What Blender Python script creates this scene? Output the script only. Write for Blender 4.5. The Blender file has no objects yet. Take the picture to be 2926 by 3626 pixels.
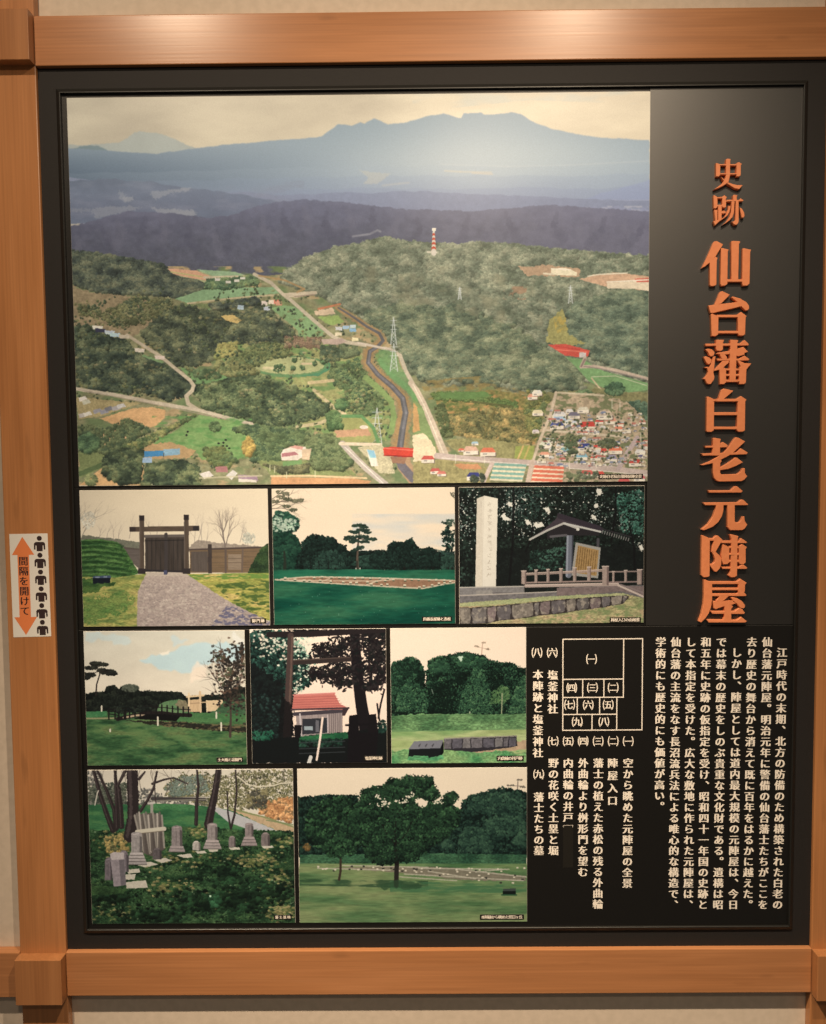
import bpy, bmesh, math, random
from mathutils import Vector
from mathutils.geometry import delaunay_2d_cdt
random.seed(5)
scene = bpy.context.scene
COL = scene.collection

# ------------------------------------------------------------------ camera, room light, lamps, exposure
cam = bpy.data.objects.new('camera', bpy.data.cameras.new('camera'))
COL.objects.link(cam)
cam.location = (.11436, -1.72889, 1.04272)
cam.rotation_euler = (1.511781, .008729, .005525)
cam.data.sensor_fit = 'VERTICAL'; cam.data.sensor_height = 24.0
cam.data.lens = 24.0 * 2950 / 3626
cam.data.clip_start = .02; cam.data.clip_end = 60
scene.camera = cam

world = bpy.data.worlds.new('World'); scene.world = world; world.use_nodes = True
bg = world.node_tree.nodes['Background']
bg.inputs[0].default_value = (1.0, .84, .66, 1); bg.inputs[1].default_value = .08

def lamp(name, kind, loc, target, watts, size=90, blend=1., radius=.03):
    l = bpy.data.lights.new(name, kind); l.energy = watts; l.color = (1.0, .79, .565); l.shadow_soft_size = radius
    o = bpy.data.objects.new(name, l); COL.objects.link(o); o.location = loc
    if kind == 'SPOT':
        l.spot_size = math.radians(size); l.spot_blend = blend
        o.rotation_euler = (Vector(target) - Vector(loc)).to_track_quat('-Z', 'Y').to_euler()
    return o
# ceiling spotlights in front of the panel (their gleams show on the upper beam), with a little spill, and one further back
lamp('spotlight', 'SPOT', (.70, -1.34, 2.745), (-.274, 0, -1.074), 180, 98)
lamp('spotlight', 'SPOT', (-.74, -1.34, 2.745), (.42, 0, -.75), 480, 47)
lamp('lamp_spill', 'POINT', (-.74, -1.34, 2.745), None, 54)
lamp('room_lamp', 'POINT', (.42, -2.9, 2.745), None, 58, radius=.10)

scene.view_settings.view_transform = 'Standard'; scene.view_settings.look = 'None'
scene.view_settings.gamma = 1; scene.view_settings.exposure = 0
PRINT_GAIN = (.93, 1.16, 1.60)
# ------------------------------------------------------------------ printed pictures: small raster painter
import numpy as np
rng = np.random.RandomState(7)
VIEWS = {0: (0, 0, 1.6855), 1: (0, 0, .8427), 2: (1463, 0, .8427), 3: (0, 800, .8427), 4: (1463, 800, .8427),
         5: (0, 1700, .8427), 6: (1463, 1700, .8427), 7: (0, 2650, .8427), 8: (1463, 2650, .8427), 9: (1040, 2710, .852), 10: (1620, 1715, .6837), 11: (300, 2710, .7653),
         12: (1375, 2215, .5102), 13: (290, 2220, .602), 14: (875, 2215, .5153), 15: (955, 1720, .6837), 16: (275, 1725, .704)}

def grid_noise(h, w, sx, sy, seed):
    r = np.random.RandomState(seed)
    gh, gw = int(h / sy) + 3, int(w / sx) + 3
    g = r.rand(gh, gw).astype(np.float32)
    y = np.arange(h, dtype=np.float32) / sy; x = np.arange(w, dtype=np.float32) / sx
    yi = y.astype(int); xi = x.astype(int)
    fy = y - yi; fx = x - xi
    fy = (fy * fy * (3 - 2 * fy))[:, None]; fx = (fx * fx * (3 - 2 * fx))[None]
    a = g[yi][:, xi]; b = g[yi][:, xi + 1]; c = g[yi + 1][:, xi]; d = g[yi + 1][:, xi + 1]
    return (a * (1 - fx) + b * fx) * (1 - fy) + (c * (1 - fx) + d * fx) * fy

class Art:
    """One print: quad = its four corners (TL TR BR BL) in drawing units."""
    def __init__(self, quad, seed=1, sc=.82):
        self.sc = sc
        q = np.array(quad, float)
        self.w = int(round((np.linalg.norm(q[1] - q[0]) + np.linalg.norm(q[2] - q[3])) / 2 * self.sc))
        self.h = int(round((np.linalg.norm(q[3] - q[0]) + np.linalg.norm(q[2] - q[1])) / 2 * self.sc))
        d = np.array([(0, 0), (self.w, 0), (self.w, self.h), (0, self.h)], float)
        A = []; b = []
        for (x, y), (u, v) in zip(q, d):
            A += [[x, y, 1, 0, 0, 0, -u * x, -u * y], [0, 0, 0, x, y, 1, -v * x, -v * y]]; b += [u, v]
        self.H = np.append(np.linalg.solve(np.array(A), np.array(b)), 1).reshape(3, 3)
        self.a = np.zeros((self.h, self.w, 3), np.float32)
        self.seed = seed; self.view = None; self.nc = {}
        self.r = np.random.RandomState(seed)
    def P(self, pts):
        p = np.array(pts, float).reshape(-1, 2)
        if self.view is not None:
            ox, oy, k = VIEWS[self.view]; p = p * k + (ox, oy)
        p = np.c_[p, np.ones(len(p))] @ self.H.T
        return p[:, :2] / p[:, 2:]
    def U(self, s):                                  # a size in view units -> canvas pixels
        return s * self.sc * (VIEWS[self.view][2] if self.view is not None else 1)
    def noise(self, sx, sy=None, octv=3, k=0):
        sy = sy or sx; key = (sx, sy, octv, k)
        if key not in self.nc:
            n = 0; amp = 1; tot = 0
            for o in range(octv):
                n = n + amp * grid_noise(self.h, self.w, max(1.01, sx / 2 ** o), max(1.01, sy / 2 ** o), self.seed * 97 + k * 31 + o)
                tot += amp; amp *= .55
            self.nc[key] = n / tot
        return self.nc[key]
    def inside(self, pts, warp=0, wf=10, k=0):
        p = self.P(pts); wp = self.U(warp) if warp else 0
        x0 = max(0, int(p[:, 0].min() - wp - 1)); x1 = min(self.w, int(p[:, 0].max() + wp + 2))
        y0 = max(0, int(p[:, 1].min() - wp - 1)); y1 = min(self.h, int(p[:, 1].max() + wp + 2))
        if x1 <= x0 or y1 <= y0: return None
        Y, X = np.mgrid[y0:y1, x0:x1].astype(np.float32); X += .5; Y += .5
        if warp:
            f = max(1.5, self.U(wf))
            X = X + (self.noise(f, f, 2, 11 + k)[y0:y1, x0:x1] - .5) * 2 * wp
            Y = Y + (self.noise(f, f, 2, 12 + k)[y0:y1, x0:x1] - .5) * 2 * wp
        m = np.zeros(X.shape, bool); n = len(p)
        for i in range(n):
            xa, ya = p[i]; xb, yb = p[(i + 1) % n]
            if ya == yb: continue
            c = ((ya > Y) != (yb > Y)) & (X < (xb - xa) * (Y - ya) / (yb - ya) + xa)
            m ^= c
        return (slice(y0, y1), slice(x0, x1)), m
    def poly(self, pts, col, warp=0, wf=10, alpha=1., tex=0, ts=6, k=0, tsy=None, col2=None):
        """Filled shape; tex = strength of a grain; col2 = colour at its lower edge."""
        r = self.inside(pts, warp, wf, k)
        if r is None: return
        s, m = r
        c = np.array(col, np.float32) / 255
        v = np.broadcast_to(c, m.shape + (3,)).copy()
        if col2 is not None:
            t = np.linspace(0, 1, m.shape[0], dtype=np.float32)[:, None, None]
            v = v * (1 - t) + np.array(col2, np.float32) / 255 * t
        if tex:
            f = max(1.3, self.U(ts)); fy = max(1.3, self.U(tsy or ts))
            v = v * (1 + tex * 2 * (self.noise(f, fy, 3, 21 + k)[s] - .5))[..., None]
        t = self.a[s]; t[m] = t[m] * (1 - alpha) + v[m] * alpha
    def blend(self, pts, col, warp=0, wf=10, thr=.5, ns=20, nsy=None, k=0, soft=.1, alpha=1.):
        """Patches of a second colour inside a shape, where a noise passes thr."""
        r = self.inside(pts, warp, wf, k)
        if r is None: return
        s, m = r
        n = self.noise(max(1.3, self.U(ns)), max(1.3, self.U(nsy or ns)), 3, 41 + k)[s]
        w = np.clip((n - thr) / soft, 0, 1) * m * alpha
        t = self.a[s]; t += (np.array(col, np.float32) / 255 - t) * w[..., None]
    def line(self, pts, wid, col, alpha=1., w2=None, jit=0):
        p = self.P(pts); wa = self.U(wid); wb = self.U(w2) if w2 is not None else wa
        n = len(p) - 1
        for i in range(n):
            a, b = p[i], p[i + 1]
            ra = (wa + (wb - wa) * i / n) / 2; rb = (wa + (wb - wa) * (i + 1) / n) / 2; rm = max(ra, rb) + 1
            x0 = max(0, int(min(a[0], b[0]) - rm)); x1 = min(self.w, int(max(a[0], b[0]) + rm + 2))
            y0 = max(0, int(min(a[1], b[1]) - rm)); y1 = min(self.h, int(max(a[1], b[1]) + rm + 2))
            if x1 <= x0 or y1 <= y0: continue
            Y, X = np.mgrid[y0:y1, x0:x1].astype(np.float32); X += .5; Y += .5
            d = b - a; L = max(1e-6, d @ d)
            t = np.clip(((X - a[0]) * d[0] + (Y - a[1]) * d[1]) / L, 0, 1)
            dist = np.hypot(X - a[0] - t * d[0], Y - a[1] - t * d[1])
            rr = ra + (rb - ra) * t
            if jit: rr = rr * (1 + jit * 2 * (self.noise(4, 4, 2, 51)[y0:y1, x0:x1] - .5))
            c = np.clip(rr + .5 - dist, 0, 1) * np.clip(rr * 2, 0, 1) * alpha
            T = self.a[y0:y1, x0:x1]
            T += (np.array(col, np.float32) / 255 - T) * c[..., None]
    def scatter(self, pts, n, warp=0, dens=None):
        r = self.inside(pts, warp)
        if r is None: return np.zeros((0, 2))
        s, m = r
        yy, xx = np.nonzero(m)
        if len(yy) == 0: return np.zeros((0, 2))
        i = self.r.randint(0, len(yy), n)
        return np.c_[xx[i] + s[1].start, yy[i] + s[0].start]
    def dabs(self, c, rad, cols, lit=.5, asp=1., sort=True, jag=.35, dirx=-.35, alpha=1., shades=None):
        """Leaf clumps or tree crowns seen small: rounded dabs, each brighter on the side the picture's sun came from."""
        if len(c) == 0: return
        if sort: c = c[np.argsort(c[:, 1] + self.r.rand(len(c)) * 3)]
        n = len(c); rad = np.broadcast_to(np.asarray(rad, float), (n,)) * (.7 + .6 * self.r.rand(n))
        cols = np.array(cols, np.float32) / 255
        nz = self.noise(22, 14, 3, 71)[np.clip(c[:, 1], 0, self.h - 1).astype(int), np.clip(c[:, 0], 0, self.w - 1).astype(int)]
        ci = np.clip((.6 * (nz - .3) / .4 + .4 * self.r.rand(n)) * len(cols), 0, len(cols) - 1).astype(int)
        cc = cols[ci] * (.88 + .24 * self.r.rand(n, 1) + .35 * (nz - .5)[:, None]).astype(np.float32)
        R = int(np.ceil(rad.max() * max(1, asp)))
        buf = np.full(self.h * self.w, -1, np.int64)
        cx = c[:, 0].astype(int); cy = c[:, 1].astype(int); ids = np.arange(n)
        for dy in range(-R, R + 1):
            for dx in range(-R, R + 1):
                e = np.hypot(dx / asp, dy) / rad
                ok = e < 1 + jag * (self.r.rand(n) - .6)
                x = cx + dx; y = cy + dy
                ok &= (x >= 0) & (x < self.w) & (y >= 0) & (y < self.h)
                if not ok.any(): continue
                sh = np.clip(7.5 * (.5 + .5 * (-dy * .8 + dx * dirx) / rad), 0, 15 * .5).astype(int)
                np.maximum.at(buf, (y[ok] * self.w + x[ok]), ids[ok] * 8 + sh[ok])
        hit = buf >= 0
        i = buf[hit] // 8; s = (buf[hit] % 8) / 7.
        v = cc[i] * (1 - lit + 2 * lit * s)[:, None].astype(np.float32)
        f = self.a.reshape(-1, 3); f[hit] = f[hit] * (1 - alpha) + v * alpha
    def forest(self, pts, n, rad, cols, lit=.45, warp=0, base=None, asp=1., jag=.4, dirx=-.35):
        if base is not None: self.poly(pts, base, warp)
        self.dabs(self.scatter(pts, int(n * 1.7), warp), max(1.5, self.U(rad) * .72), cols, lit * .85, asp, jag=max(jag, .75), dirx=dirx)
    def crowns(self, pts, n, clump, leaf, pal, warp=0, base=None, jag=.7, asp=1.15, rough=.30, flat=.75):
        """Leafy masses: leaves gathered in clumps, each clump lighter above and darker below; pal runs dark to light."""
        if base is not None: self.poly(pts, base, warp, 6)
        c = self.scatter(pts, int(n * 2.1), warp); leaf = leaf * .68
        if len(c) == 0: return
        R = self.U(clump); k = max(3, int(len(np.unique((c // max(R * .9, 1)).astype(int), axis=0)) * 1.1))
        q = self.scatter(pts, k, warp); q = q + self.r.randn(len(q), 2) * R * .3
        qs = self.r.rand(len(q)) * .34 - .17; qr = R * (.7 + .6 * self.r.rand(len(q)))
        best = np.full(len(c), 1e9); idx = np.zeros(len(c), int)
        for i in range(len(q)):
            d = np.hypot(c[:, 0] - q[i, 0], (c[:, 1] - q[i, 1]) / flat) / qr[i]
            m = d < best; best[m] = d[m]; idx[m] = i
        rel = (c[:, 1] - q[idx, 1]) / (qr[idx] * flat); rx = (c[:, 0] - q[idx, 0]) / qr[idx]
        t = np.clip(.46 - .34 * rel - .10 * rx + qs[idx] - .16 * np.clip(best - .8, 0, 1) + self.r.randn(len(c)) * rough * .5, 0, .999)
        P = np.array(pal, np.float32); u = t * (len(P) - 1); a = u.astype(int); f = (u - a)[:, None]
        col = P[a] * (1 - f) + P[np.minimum(a + 1, len(P) - 1)] * f
        o = np.argsort(t + self.r.rand(len(c)) * .5)                 # lighter leaves tend to lie on top
        self.stamp(c[o], self.U(leaf), col[o], asp, jag)
    def stamp(self, c, rad, col, asp=1.2, jag=.7, alpha=1.):
        n = len(c); rad = max(.8, rad) * (.6 + .8 * self.r.rand(n)); th = self.r.rand(n) * np.pi
        ct, st = np.cos(th), np.sin(th)
        R = int(np.ceil(rad.max() * asp)); buf = np.full(self.h * self.w, -1, np.int64)
        fx, fy = c[:, 0], c[:, 1]; cx = fx.astype(int); cy = fy.astype(int); ids = np.arange(n)
        for dy in range(-R, R + 1):
            for dx in range(-R, R + 1):
                e = np.hypot((dx * ct + dy * st) / asp, (-dx * st + dy * ct) * asp) / rad
                x = cx + dx; y = cy + dy
                ok = (e < 1 + jag * (self.r.rand(n) - .6)) & (x >= 0) & (x < self.w) & (y >= 0) & (y < self.h)
                if ok.any(): np.maximum.at(buf, y[ok] * self.w + x[ok], ids[ok])
        hit = buf >= 0; f = self.a.reshape(-1, 3)
        f[hit] = f[hit] * (1 - alpha) + (np.asarray(col, np.float32)[buf[hit]] / 255) * alpha
    def specks(self, pts, n, rad, col, warp=0, asp=1., alpha=1.):
        self.dabs(self.scatter(pts, n, warp), self.U(rad), col, 0.05, asp, jag=.8, alpha=alpha)
    def grass(self, pts, cols, warp=0, ns=14, nsy=6, fine=.18, k=0):
        """Mown or rough grass: broad patches between two or three colours and a fine grain."""
        r = self.inside(pts, warp, 8, k)
        if r is None: return
        s, m = r; C = np.array(cols, np.float32) / 255
        a = self.noise(max(1.4, self.U(ns * 3)), max(1.4, self.U(nsy * 3)), 4, 61 + k)[s]
        a = np.clip((a - .28) / .44, 0, .9999) * (len(C) - 1)
        i = a.astype(int); f = (a - i)[..., None]
        v = C[i] * (1 - f) + C[np.minimum(i + 1, len(C) - 1)] * f
        g = self.noise(max(1.3, self.U(ns * .35)), max(1.3, self.U(nsy * .3)), 2, 62 + k)[s]
        v = v * (1 + fine * 2 * (g - .5))[..., None]
        self.a[s][m] = v[m]
    def twigs(self, x, y, ang, length, wid, col, depth=4, spread=.5, alpha=.9, bend=.15):
        if depth == 0 or length < 1: return
        pts = [(x, y)]; a = ang; n = 3
        for i in range(n):
            a += (self.r.rand() - .5) * 2 * bend
            pts.append((pts[-1][0] + np.cos(a) * length / n, pts[-1][1] - np.sin(a) * length / n))
        self.line(pts, wid, col, alpha, wid * .6)
        for k in range(2 + (self.r.rand() < .6)):
            q = pts[1 + self.r.randint(0, 3)] if k else pts[-1]
            self.twigs(q[0], q[1], a + (self.r.rand() - .5) * 2 * spread, length * (.55 + .25 * self.r.rand()), wid * .6, col, depth - 1, spread, alpha, bend)
    def grain(self, amt=.02):
        n = self.r.randn(self.h, self.w, 1).astype(np.float32)
        self.a += n * amt * (.3 + self.a)
        np.clip(self.a, 0, 1, out=self.a)
    def smooth(self, k=1):
        for _ in range(k):
            b = np.pad(self.a, ((1, 1), (1, 1), (0, 0)), 'edge')
            self.a = (b[:-2, 1:-1] + b[2:, 1:-1] + b[1:-1, :-2] + b[1:-1, 2:] + 4 * b[1:-1, 1:-1]) / 8
def ell(x, y, rx, ry, n=20, a0=0):
    return [(x + rx * np.cos(a0 + 2 * np.pi * i / n), y + ry * np.sin(a0 + 2 * np.pi * i / n)) for i in range(n)]
def box(x0, y0, x1, y1): return [(x0, y0), (x1, y0), (x1, y1), (x0, y1)]
QUADS = [
 [(235.7, 346.7), (2306, 322.4), (2291, 1703.5), (281.2, 1723)],
 [(281.2, 1734), (949.8, 1731.3), (955.7, 2214.8), (296.9, 2220.2)],
 [(962.8, 1731.3), (1612, 1726.1), (1612.6, 2209.7), (970.4, 2211.6)],
 [(1625.6, 1725.8), (2282, 1719), (2279.4, 2210.2), (1626.3, 2208.7)],
 [(296.9, 2236.1), (868.6, 2230.3), (874, 2710), (310.2, 2713)],
 [(883, 2229.6), (1366.2, 2224.6), (1371.8, 2699.4), (895.8, 2705.5)],
 [(1380.2, 2224.1), (1858.6, 2222.1), (1866.7, 2703), (1388.4, 2701.5)],
 [(309.7, 2729.3), (1038.1, 2720.2), (1046.9, 3266.9), (326, 3272.4)],
 [(1051.8, 2722.4), (1864.1, 2717.4), (1868.6, 3263.8), (1062.2, 3268.8)]]
def hz(pts, b, v=1):                     # a ridge line closed along the bottom b of its view
    return pts + [(pts[-1][0], b), (pts[0][0], b)]
def paint_aerial():
    A = Art(QUADS[0], 3, .66)
    h, w = A.h, A.w
    # sky
    t = np.linspace(0, 1, h)[:, None, None]; x = np.linspace(0, 1, w)[None, :, None]
    A.a[:] = (np.array((212, 196, 166)) * (1 - x) + np.array((236, 214, 178)) * x) / 255 + 0 * t
    n = A.noise(170, 55, 4, 1); A.a += ((n - .5) * .16)[..., None] * np.array((1, .95, .75))
    A.view = 2; A.blend([(0, 370), (1000, 370), (1000, 440), (500, 420), (0, 470)], (205, 200, 180), thr=.45, ns=120, nsy=30, soft=.3, alpha=.6)
    # far ranges
    A.view = 1
    A.poly(hz([(280, 608), (340, 611), (470, 603), (500, 601), (540, 577), (565, 558), (590, 552), (615, 556), (660, 560), (700, 570), (735, 584), (790, 612), (850, 628)], 760), (183, 184, 170), warp=3, tex=.03, ts=60)
    A.poly(hz([(280, 632), (340, 616), (375, 611), (410, 613), (440, 624), (470, 642), (560, 646), (640, 650)], 800), (132, 147, 146), warp=3)
    A.view = 0
    rid = [(141, 312), (250, 318), (330, 324), (400, 313), (480, 304), (580, 295), (660, 289), (676, 287), (690, 276), (712, 261), (722, 262), (741, 265), (758, 257), (768, 260), (787, 249), (800, 254), (815, 262), (850, 258), (900, 244), (933, 238), (958, 246), (970, 247), (974, 238), (1012, 236), (1018, 240), (1060, 239), (1075, 236), (1095, 240), (1120, 255), (1160, 270), (1200, 279), (1260, 289), (1366, 295)]
    A.poly(hz(rid, 420), (146, 160, 164), warp=1.5, wf=14, col2=(152, 164, 176))
    # plateau: paler towards the right, partly lamp sheen painted in; slate towards the left
    m = A.inside(hz(rid, 420), 1.5, 14); s, mm = m
    X = np.linspace(0, 1, w)[None, :]; Y = np.linspace(0, 1, h)[:, None]
    g = (np.exp(-((X - .74) / .33) ** 2) * np.exp(-((Y - .19) / .10) ** 2))[s]
    d = (np.clip(1 - X / .5, 0, 1) * np.clip((Y - .12) / .1, 0, 1))[s]
    T = A.a[s]
    T[mm] = (T + ((np.array((196, 200, 192)) / 255 - T) * (g * .8)[..., None]))[mm]
    T[mm] = (T + ((np.array((80, 96, 112)) / 255 - T) * np.clip(d * 1.15, 0, 1)[..., None]))[mm]
    for i, (yy, c, al) in enumerate([(352, (170, 180, 184), .18), (372, (146, 158, 174), .25), (398, (142, 150, 172), .35)]):
        A.poly(hz([(141, yy + 14), (400, yy + 8), (700, yy), (900, yy - 4), (1100, yy - 2), (1366, yy - 6)], 430), c, warp=5, wf=50, alpha=al)
    A.view = 2
    A.poly([(690, 850), (1000, 752), (1000, 880), (600, 880)], (150, 158, 190), warp=8, wf=60, alpha=.5)
    A.line([(120, 690), (400, 700), (650, 694), (1000, 676)], 5, (208, 206, 196), .35)
    A.line([(135, 718), (200, 722), (330, 724)], 7, (222, 204, 172), .6); A.line([(250, 727), (335, 732)], 6, (226, 202, 168), .7)
    A.view = 1
    A.poly([(1510, 712), (1560, 722), (1645, 728), (1610, 760), (1580, 775), (1530, 775), (1545, 748)], (196, 192, 176), warp=6, wf=12, alpha=.8)
    A.line([(1610, 780), (1680, 772), (1720, 768)], 8, (206, 198, 178), .55)
    A.view = 0
    A.smooth(2)
    # foothills
    A.poly(hz([(141, 372), (230, 380), (300, 392), (360, 404), (420, 408), (520, 404), (600, 412), (720, 406), (830, 403), (880, 401), (1000, 407), (1100, 412), (1200, 418), (1366, 424)], 470), (136, 141, 158), warp=4, wf=30, tex=.05, ts=8)
    A.poly(hz([(141, 380), (240, 376), (330, 384), (400, 398), (500, 408), (600, 425)], 470), (104, 112, 126), warp=4, wf=24, tex=.06, ts=16)
    A.blend(box(141, 380, 640, 460), (138, 140, 150), thr=.45, ns=40, nsy=12, soft=.4, alpha=.6)
    A.view = 1
    for p, al in [([(500, 800), (540, 835), (520, 850), (500, 830)], .6), ([(515, 835), (560, 825), (560, 845), (525, 852)], .85), ([(630, 808), (740, 795), (805, 785), (790, 805), (720, 812), (650, 840)], .8), ([(385, 880), (450, 870), (540, 868), (600, 874), (520, 892), (400, 920)], .65), ([(630, 872), (720, 880), (830, 888), (820, 908), (740, 908), (660, 892)], .85), ([(300, 880), (380, 878), (380, 890), (300, 892)], .5)]:
        A.poly(p, (178, 174, 166), warp=9, wf=6, alpha=al * .7)
    A.view = 2
    A.poly([(660, 900), (720, 872), (860, 868), (960, 872), (990, 880), (990, 950), (900, 935), (760, 912)], (150, 152, 172), warp=12, wf=14, alpha=.7)
    A.blend([(660, 900), (720, 862), (990, 866), (990, 940), (760, 912)], (196, 192, 190), thr=.56, ns=24, nsy=8, soft=.1, alpha=.7)
    # the long purple ridge
    A.view = 0
    pr = [(141, 476), (180, 470), (230, 455), (270, 444), (310, 446), (370, 449), (430, 459), (480, 455), (545, 432), (590, 424), (640, 420), (720, 425), (790, 432), (850, 440), (900, 441), (990, 444), (1080, 437), (1140, 431), (1200, 433), (1290, 440), (1366, 444)]
    A.poly(hz(pr, 640), (98, 98, 114), warp=3, wf=8, tex=.09, ts=9, col2=(84, 84, 88))
    A.blend(hz(pr, 640), (116, 113, 126), thr=.42, ns=46, nsy=22, soft=.5, alpha=.5)
    A.blend(hz(pr, 560), (82, 82, 96), thr=.5, ns=30, nsy=14, k=2, soft=.3, alpha=.45)
    m = A.inside(hz(pr, 640), 3, 8); s, mm = m
    T = A.a[s]; g = (np.clip((X - .5) / .5, 0, 1) * .3)[:, s[1]] + 0 * T[..., 0]
    T[mm] = (T + (np.array((142, 132, 146)) / 255 - T) * g[..., None])[mm]
    A.line([(742, 497), (778, 492), (794, 484), (800, 487)], 4, (150, 146, 148), .8)
    # haze lying between the ranges
    def haze(y0, y1, col, al):
        yy = np.arange(h)[:, None]; ya, yb = A.P([(700, y0)])[0, 1], A.P([(700, y1)])[0, 1]
        wgt = np.exp(-((yy - (ya + yb) / 2) / ((yb - ya) / 2)) ** 2) * al * (.6 + .8 * (A.noise(160, 40, 3, 81) - .2))
        A.a += (np.array(col) / 255 - A.a) * np.clip(wgt, 0, 1)[..., None]
    haze(372, 428, (146, 152, 168), .40); haze(410, 470, (128, 128, 146), .34); haze(330, 390, (160, 170, 178), .18)
    for k in range(26):                                   # spurs and gullies of the dark ridge
        x0 = 150 + k * 48 + A.r.rand() * 20; y0 = np.interp(x0, [p[0] for p in pr], [p[1] for p in pr]) + 6 + A.r.rand() * 20
        A.line([(x0, y0), (x0 + 14 - A.r.rand() * 30, y0 + 24), (x0 + 30 - A.r.rand() * 70, y0 + 52)], 9, (80, 79, 93) if k % 2 else (116, 113, 124), .22, 20, jit=.8)
    A.smooth(2)
    # ground of the valley
    A.poly([(141, 560), (330, 566), (560, 580), (760, 560), (1366, 560), (1366, 1020), (141, 1020)], (140, 134, 96), tex=.2, ts=10)
    A.blend(box(141, 560, 1366, 1020), (112, 124, 82), thr=.5, ns=40, nsy=20, soft=.2)
    A.blend(box(141, 560, 1366, 1020), (176, 150, 108), thr=.62, ns=30, nsy=14, k=3, soft=.1)
    # green hill on the right
    hill = [(585, 592), (600, 570), (640, 545), (700, 522), (760, 512), (800, 500), (860, 508), (900, 512), (960, 514), (1010, 510), (1070, 513), (1120, 520), (1200, 526), (1290, 534), (1366, 538), (1366, 820), (1250, 800), (1210, 800), (1120, 770), (1230, 815), (1180, 838), (1050, 812), (900, 806), (860, 780), (840, 735), (790, 700), (740, 655), (690, 630), (640, 610)]
    G1 = [(92, 98, 78), (102, 107, 86), (112, 115, 92), (122, 122, 98), (132, 130, 104)]
    A.poly(hill, (98, 104, 82), warp=4, wf=9)
    A.forest(hill, 17000, 5.2, G1, .30, warp=4)
    for k in range(34):
        x0 = 640 + A.r.rand() * 720; y0 = 520 + A.r.rand() * 200
        A.line([(x0, y0), (x0 + 20 + A.r.rand() * 30, y0 + 26), (x0 + 60 + A.r.rand() * 50, y0 + 60)], 8, (84, 92, 70) if k % 3 else (150, 148, 118), .20, 22, jit=.9)
    low = [(760, 660), (840, 640), (960, 650), (1080, 690), (1160, 740), (1230, 790), (1215, 822), (1120, 812), (1010, 800), (900, 800), (862, 770), (840, 730), (800, 700)]
    A.forest(low, 6000, 6, [(76, 86, 68), (90, 98, 76), (104, 108, 82), (118, 118, 90)], .36, warp=16)
    A.forest([(1200, 640), (1366, 600), (1366, 800), (1290, 770), (1210, 740), (1190, 690)], 3200, 6, [(74, 84, 68), (90, 98, 78), (104, 108, 84)], .38, warp=12)
    A.blend([(640, 600), (760, 560), (980, 560), (1140, 600), (1140, 700), (900, 640), (760, 650)], (148, 140, 108), thr=.56, ns=30, nsy=24, soft=.2, alpha=.5)
    A.blend([(880, 800), (1010, 790), (1120, 830), (900, 840)], (146, 124, 74), thr=.45, ns=16, nsy=8, soft=.2, alpha=.8)
    # clearings on the hill
    A.view = 4
    A.poly([(440, 170), (560, 165), (700, 180), (705, 215), (600, 212), (480, 210)], (184, 150, 116), warp=8, wf=14, tex=.1)
    A.poly([(700, 225), (760, 205), (850, 196), (993, 212), (993, 275), (900, 262), (820, 258)], (206, 164, 128), warp=3, tex=.08, ts=14)
    A.poly([(815, 240), (920, 232), (993, 226), (993, 275), (940, 265), (815, 262)], (228, 204, 168), warp=1)
    A.poly([(930, 222), (993, 218), (993, 236), (940, 236)], (206, 104, 84)); A.line([(815, 236), (990, 226)], 5, (240, 222, 190))
    A.poly([(580, 180), (640, 176), (665, 184), (690, 196), (688, 210), (582, 206)], (234, 216, 176)); A.line([(582, 180), (664, 185)], 4, (250, 236, 200)); A.line([(550, 200), (590, 204)], 8, (226, 206, 170))
    A.line([(735, 212), (780, 204), (900, 198)], 5, (232, 214, 180)); A.blend(box(380, 255, 480, 310), (166, 118, 88), thr=.45, ns=20, soft=.1, alpha=.6)
    A.poly([(625, 350), (636, 372), (652, 450), (690, 480), (730, 492), (640, 505), (560, 490), (565, 440), (580, 390)], (160, 150, 92), warp=8, wf=12, tex=.16, ts=6)
    A.blend([(590, 380), (640, 380), (650, 450), (600, 450)], (186, 160, 84), thr=.4, ns=10, soft=.2)
    A.poly([(566, 500), (640, 496), (742, 522), (736, 548), (700, 552), (640, 545)], (208, 86, 70), warp=2, wf=6)
    A.line([(600, 520), (730, 530)], 4, (226, 120, 96)); A.line([(600, 506), (700, 520)], 4, (190, 70, 60)); A.poly(box(698, 532, 726, 552), (206, 190, 176))
    A.poly([(640, 550), (712, 560), (800, 610), (985, 660), (985, 690), (900, 700), (800, 680), (740, 655), (690, 600)], (126, 158, 102), tex=.08, ts=10)
    A.line([(722, 556), (706, 592), (760, 590), (850, 606), (985, 642)], 14, (196, 172, 146)); A.line([(718, 590), (790, 600), (980, 645)], 4, (150, 130, 118)); A.line([(722, 560), (706, 590)], 8, (150, 124, 112))
    A.line([(750, 640), (790, 690), (745, 700)], 6, (206, 180, 140)); A.line([(750, 634), (850, 630), (980, 670)], 3, (206, 200, 160))
    A.poly([(740, 690), (770, 680), (820, 690), (900, 700), (985, 700), (985, 760), (600, 760), (560, 700)], (136, 128, 86), warp=5, tex=.2, ts=8)
    A.forest(ell(848, 685, 42, 26), 130, 8, [(70, 92, 66), (88, 108, 76)], .4); A.forest(ell(718, 715, 44, 24), 130, 8, [(80, 96, 66), (96, 110, 76)], .4)
    A.forest([(880, 740), (983, 740), (983, 830), (930, 860), (880, 800)], 340, 8, [(66, 84, 66), (84, 100, 78)], .4, warp=6)
    # radio mast and pylons
    A.line([(62, 110), (100, 112)], 8, (214, 200, 170))
    for i in range(9):
        y0 = 26 + i * 10; A.line([(88, y0), (88, y0 + 10)], 9 + i * 1.4, [(222, 205, 180), (196, 74, 50)][i % 2])
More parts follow.
